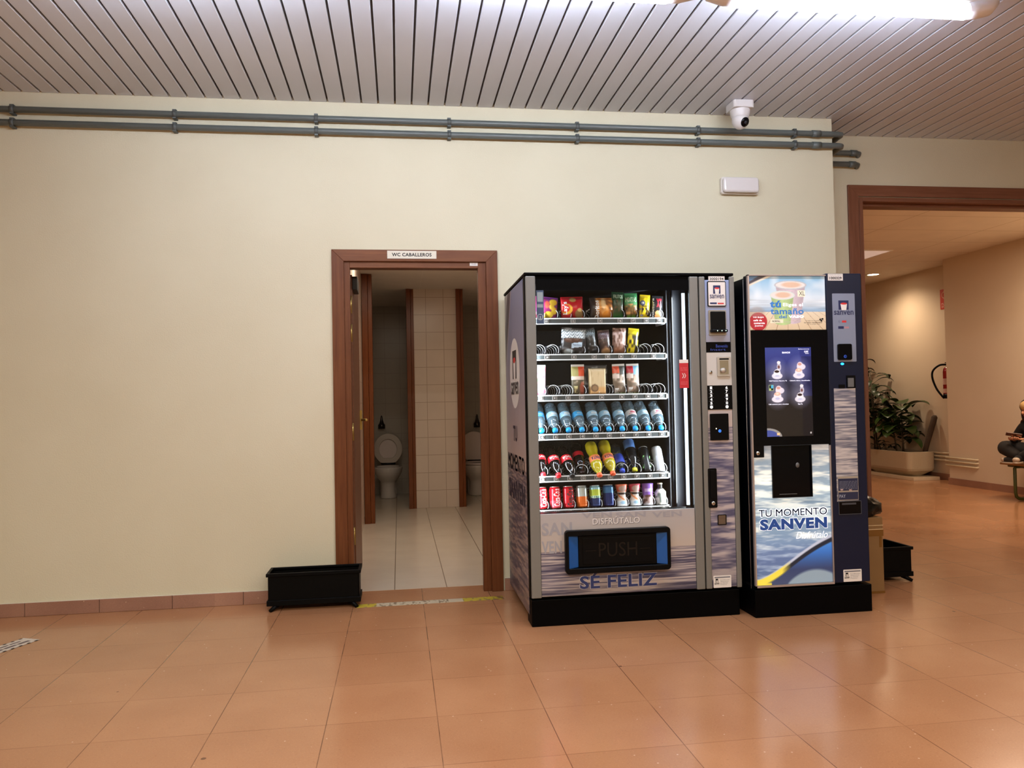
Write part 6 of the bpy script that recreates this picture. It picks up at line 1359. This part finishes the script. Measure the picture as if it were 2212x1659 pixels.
skin('sweater', grow(['pel', 'bel', 'che', 'upc', 'nk', 'shl', 'ell', 'wrl', 'shr', 'elr', 'wrr'], 0.014), [['pel', 'bel', 'che', 'upc', 'nk'], ['upc', 'shl', 'ell', 'wrl'], ['upc', 'shr', 'elr', 'wrr']], M_cloth, pr)
skin('trousers', grow(['pel', 'hpl', 'knl', 'anl', 'hpr', 'knr', 'anr'], 0.018), [['hpl', 'pel', 'hpr'], ['hpl', 'knl', 'anl'], ['hpr', 'knr', 'anr']], M_trou, pr, root=0)
# hands: fingers round the phone
def fingers(side, w, tgt):
    for k in range(4):
        o = Vector((0, (k - 1.5) * 0.017, 0)); a = Vector(w) + o
        L = (0.9, 1.0, 0.95, 0.75)[k]
        P = {'a': (*a, 0.0095), 'b': (a.x - 0.035 * L, a.y + side * 0.012, a.z - 0.012, 0.0085), 'c': (a.x - 0.058 * L, a.y + side * 0.024, a.z + 0.0, 0.0078), 'd': (a.x - 0.065 * L, a.y + side * 0.028, a.z + 0.016, 0.007)}
        skin('finger', P, [['a', 'b', 'c', 'd']], M_skin, body, sub=1)
    a = Vector(w) + Vector((0.0, side * 0.012, 0.012)); P = {'a': (*a, 0.011), 'b': (a.x - 0.025, a.y + side * 0.02, a.z + 0.022, 0.0095), 'c': (a.x - 0.045, a.y + side * 0.026, a.z + 0.030, 0.008)}
    skin('thumb', P, [['a', 'b', 'c']], M_skin, body, sub=1)
fingers(1, (6.545, 2.655, 0.676), None); fingers(-1, (6.52, 2.765, 0.672), None)
# face and hair
def facebit(name, c, r, sc, m): return MB().ball((0, 0, 0), r, n=12, k=8, sc=sc).xform(Matrix.Translation(c)).build(name, m, body)
facebit('nose', (6.592, 2.695, 0.945), 0.014, (1.0, 0.8, 1.3), M_skin)
facebit('mouth', (6.612, 2.70, 0.915), 0.014, (0.4, 1.2, 0.4), pm('lips', (150, 70, 62), 0.5))
for s in (-1, 1):
    facebit('eye', (6.607, 2.702 + s * 0.026, 0.968), 0.008, (0.7, 1.1, 0.5), pm('eye_dark', (30, 22, 20), 0.3)); facebit('ear', (6.690, 2.715 + s * 0.078, 0.955), 0.020, (0.7, 0.4, 1.2), M_skin)
M_hd = pm('dark_hair', (40, 24, 16), 0.6, bump=0.4, bscale=120); M_hb = pm('blond_hair', (196, 160, 104), 0.55, bump=0.4, bscale=120)
b = MB(); b.ball((6.695, 2.715, 1.005), 0.098, n=28, k=16, sc=(1.0, 0.98, 0.98)); b.v = [(max(v[0], 6.632 + max(0, 1.00 - v[2]) * 0.7), v[1], v[2]) for v in b.v]
for s in (-1, 1): b.ball((6.70, 2.715 + s * 0.078, 0.93), 0.045, n=14, k=10, sc=(0.9, 0.5, 1.9))
b.build('hair', M_hd, body)
b = MB(); b.ball((6.650, 2.705, 1.020), 0.072, n=24, k=14, sc=(0.85, 0.98, 0.78)); b.build('hair_fringe', M_hb, body)
# shoes
M_shoe = pm('black_shoe', (22, 20, 22), 0.5); M_sole = pm('pale_shoe_sole', (176, 158, 140), 0.5)
def shoe(a, d):
    d = Vector(d).normalized(); s = Vector((0, 0, 1)).cross(d); b = MB(); r = skin
    k0 = 0
    b.ball((0, 0, 0), 1.0, n=18, k=12, sc=(0.115, 0.042, 0.045)); b.v = [(v[0], v[1] * (1.0 + 0.15 * v[0] / 0.115), max(v[2], -0.028) * (1.0 - 0.30 * max(0, v[0] / 0.115))) for v in b.v]
    M = Matrix((( d.x, s.x, 0, a[0]), (d.y, s.y, 0, a[1]), (d.z, s.z, 1, a[2]), (0, 0, 0, 1)))
    b.xform(M); sh = b.build('shoe', M_shoe, pr)
    b = MB(); P = [(0.118 * math.cos(q), (0.044 + 0.004 * math.cos(q)) * math.sin(q)) for q in [2 * PI * k / 24 for k in range(24)]]; b.prism(P, -0.038, -0.022, axis='z', smooth=True); b.xform(M); b.build('sole', M_sole, sh)
    b = MB(); b.ball((0.085, 0, 0.0), 0.035, n=12, k=8, sc=(0.9, 1.05, 0.75)); b.xform(M); b.build('toe_cap', M_sole, sh)
shoe((6.49, 2.74, 0.442), (-0.35, 0.9, 0)); shoe((6.455, 2.62, 0.458), (-0.75, -0.55, 0))
# phone (its own thing)
t = thing('phone', 'dark phone held in the hands of the seated person', 'phone', (6.49, 2.71, 0.715))
b = MB(); b.prism(rrect(-0.036, -0.074, 0.036, 0.074, 0.009), -0.004, 0.004, axis='z'); b.build('case', pm('brown_phone_case', (96, 66, 50), 0.4), t, local=True, bev=0.001)
b = MB(); b.box(-0.033, -0.070, 0.004, 0.033, 0.070, 0.0046); b.build('screen', pm('phone_screen', (30, 30, 34), 0.1, emit=(150, 140, 130), es=0.25), t, local=True)
t.rotation_euler = (math.radians(10), math.radians(28), math.radians(58))
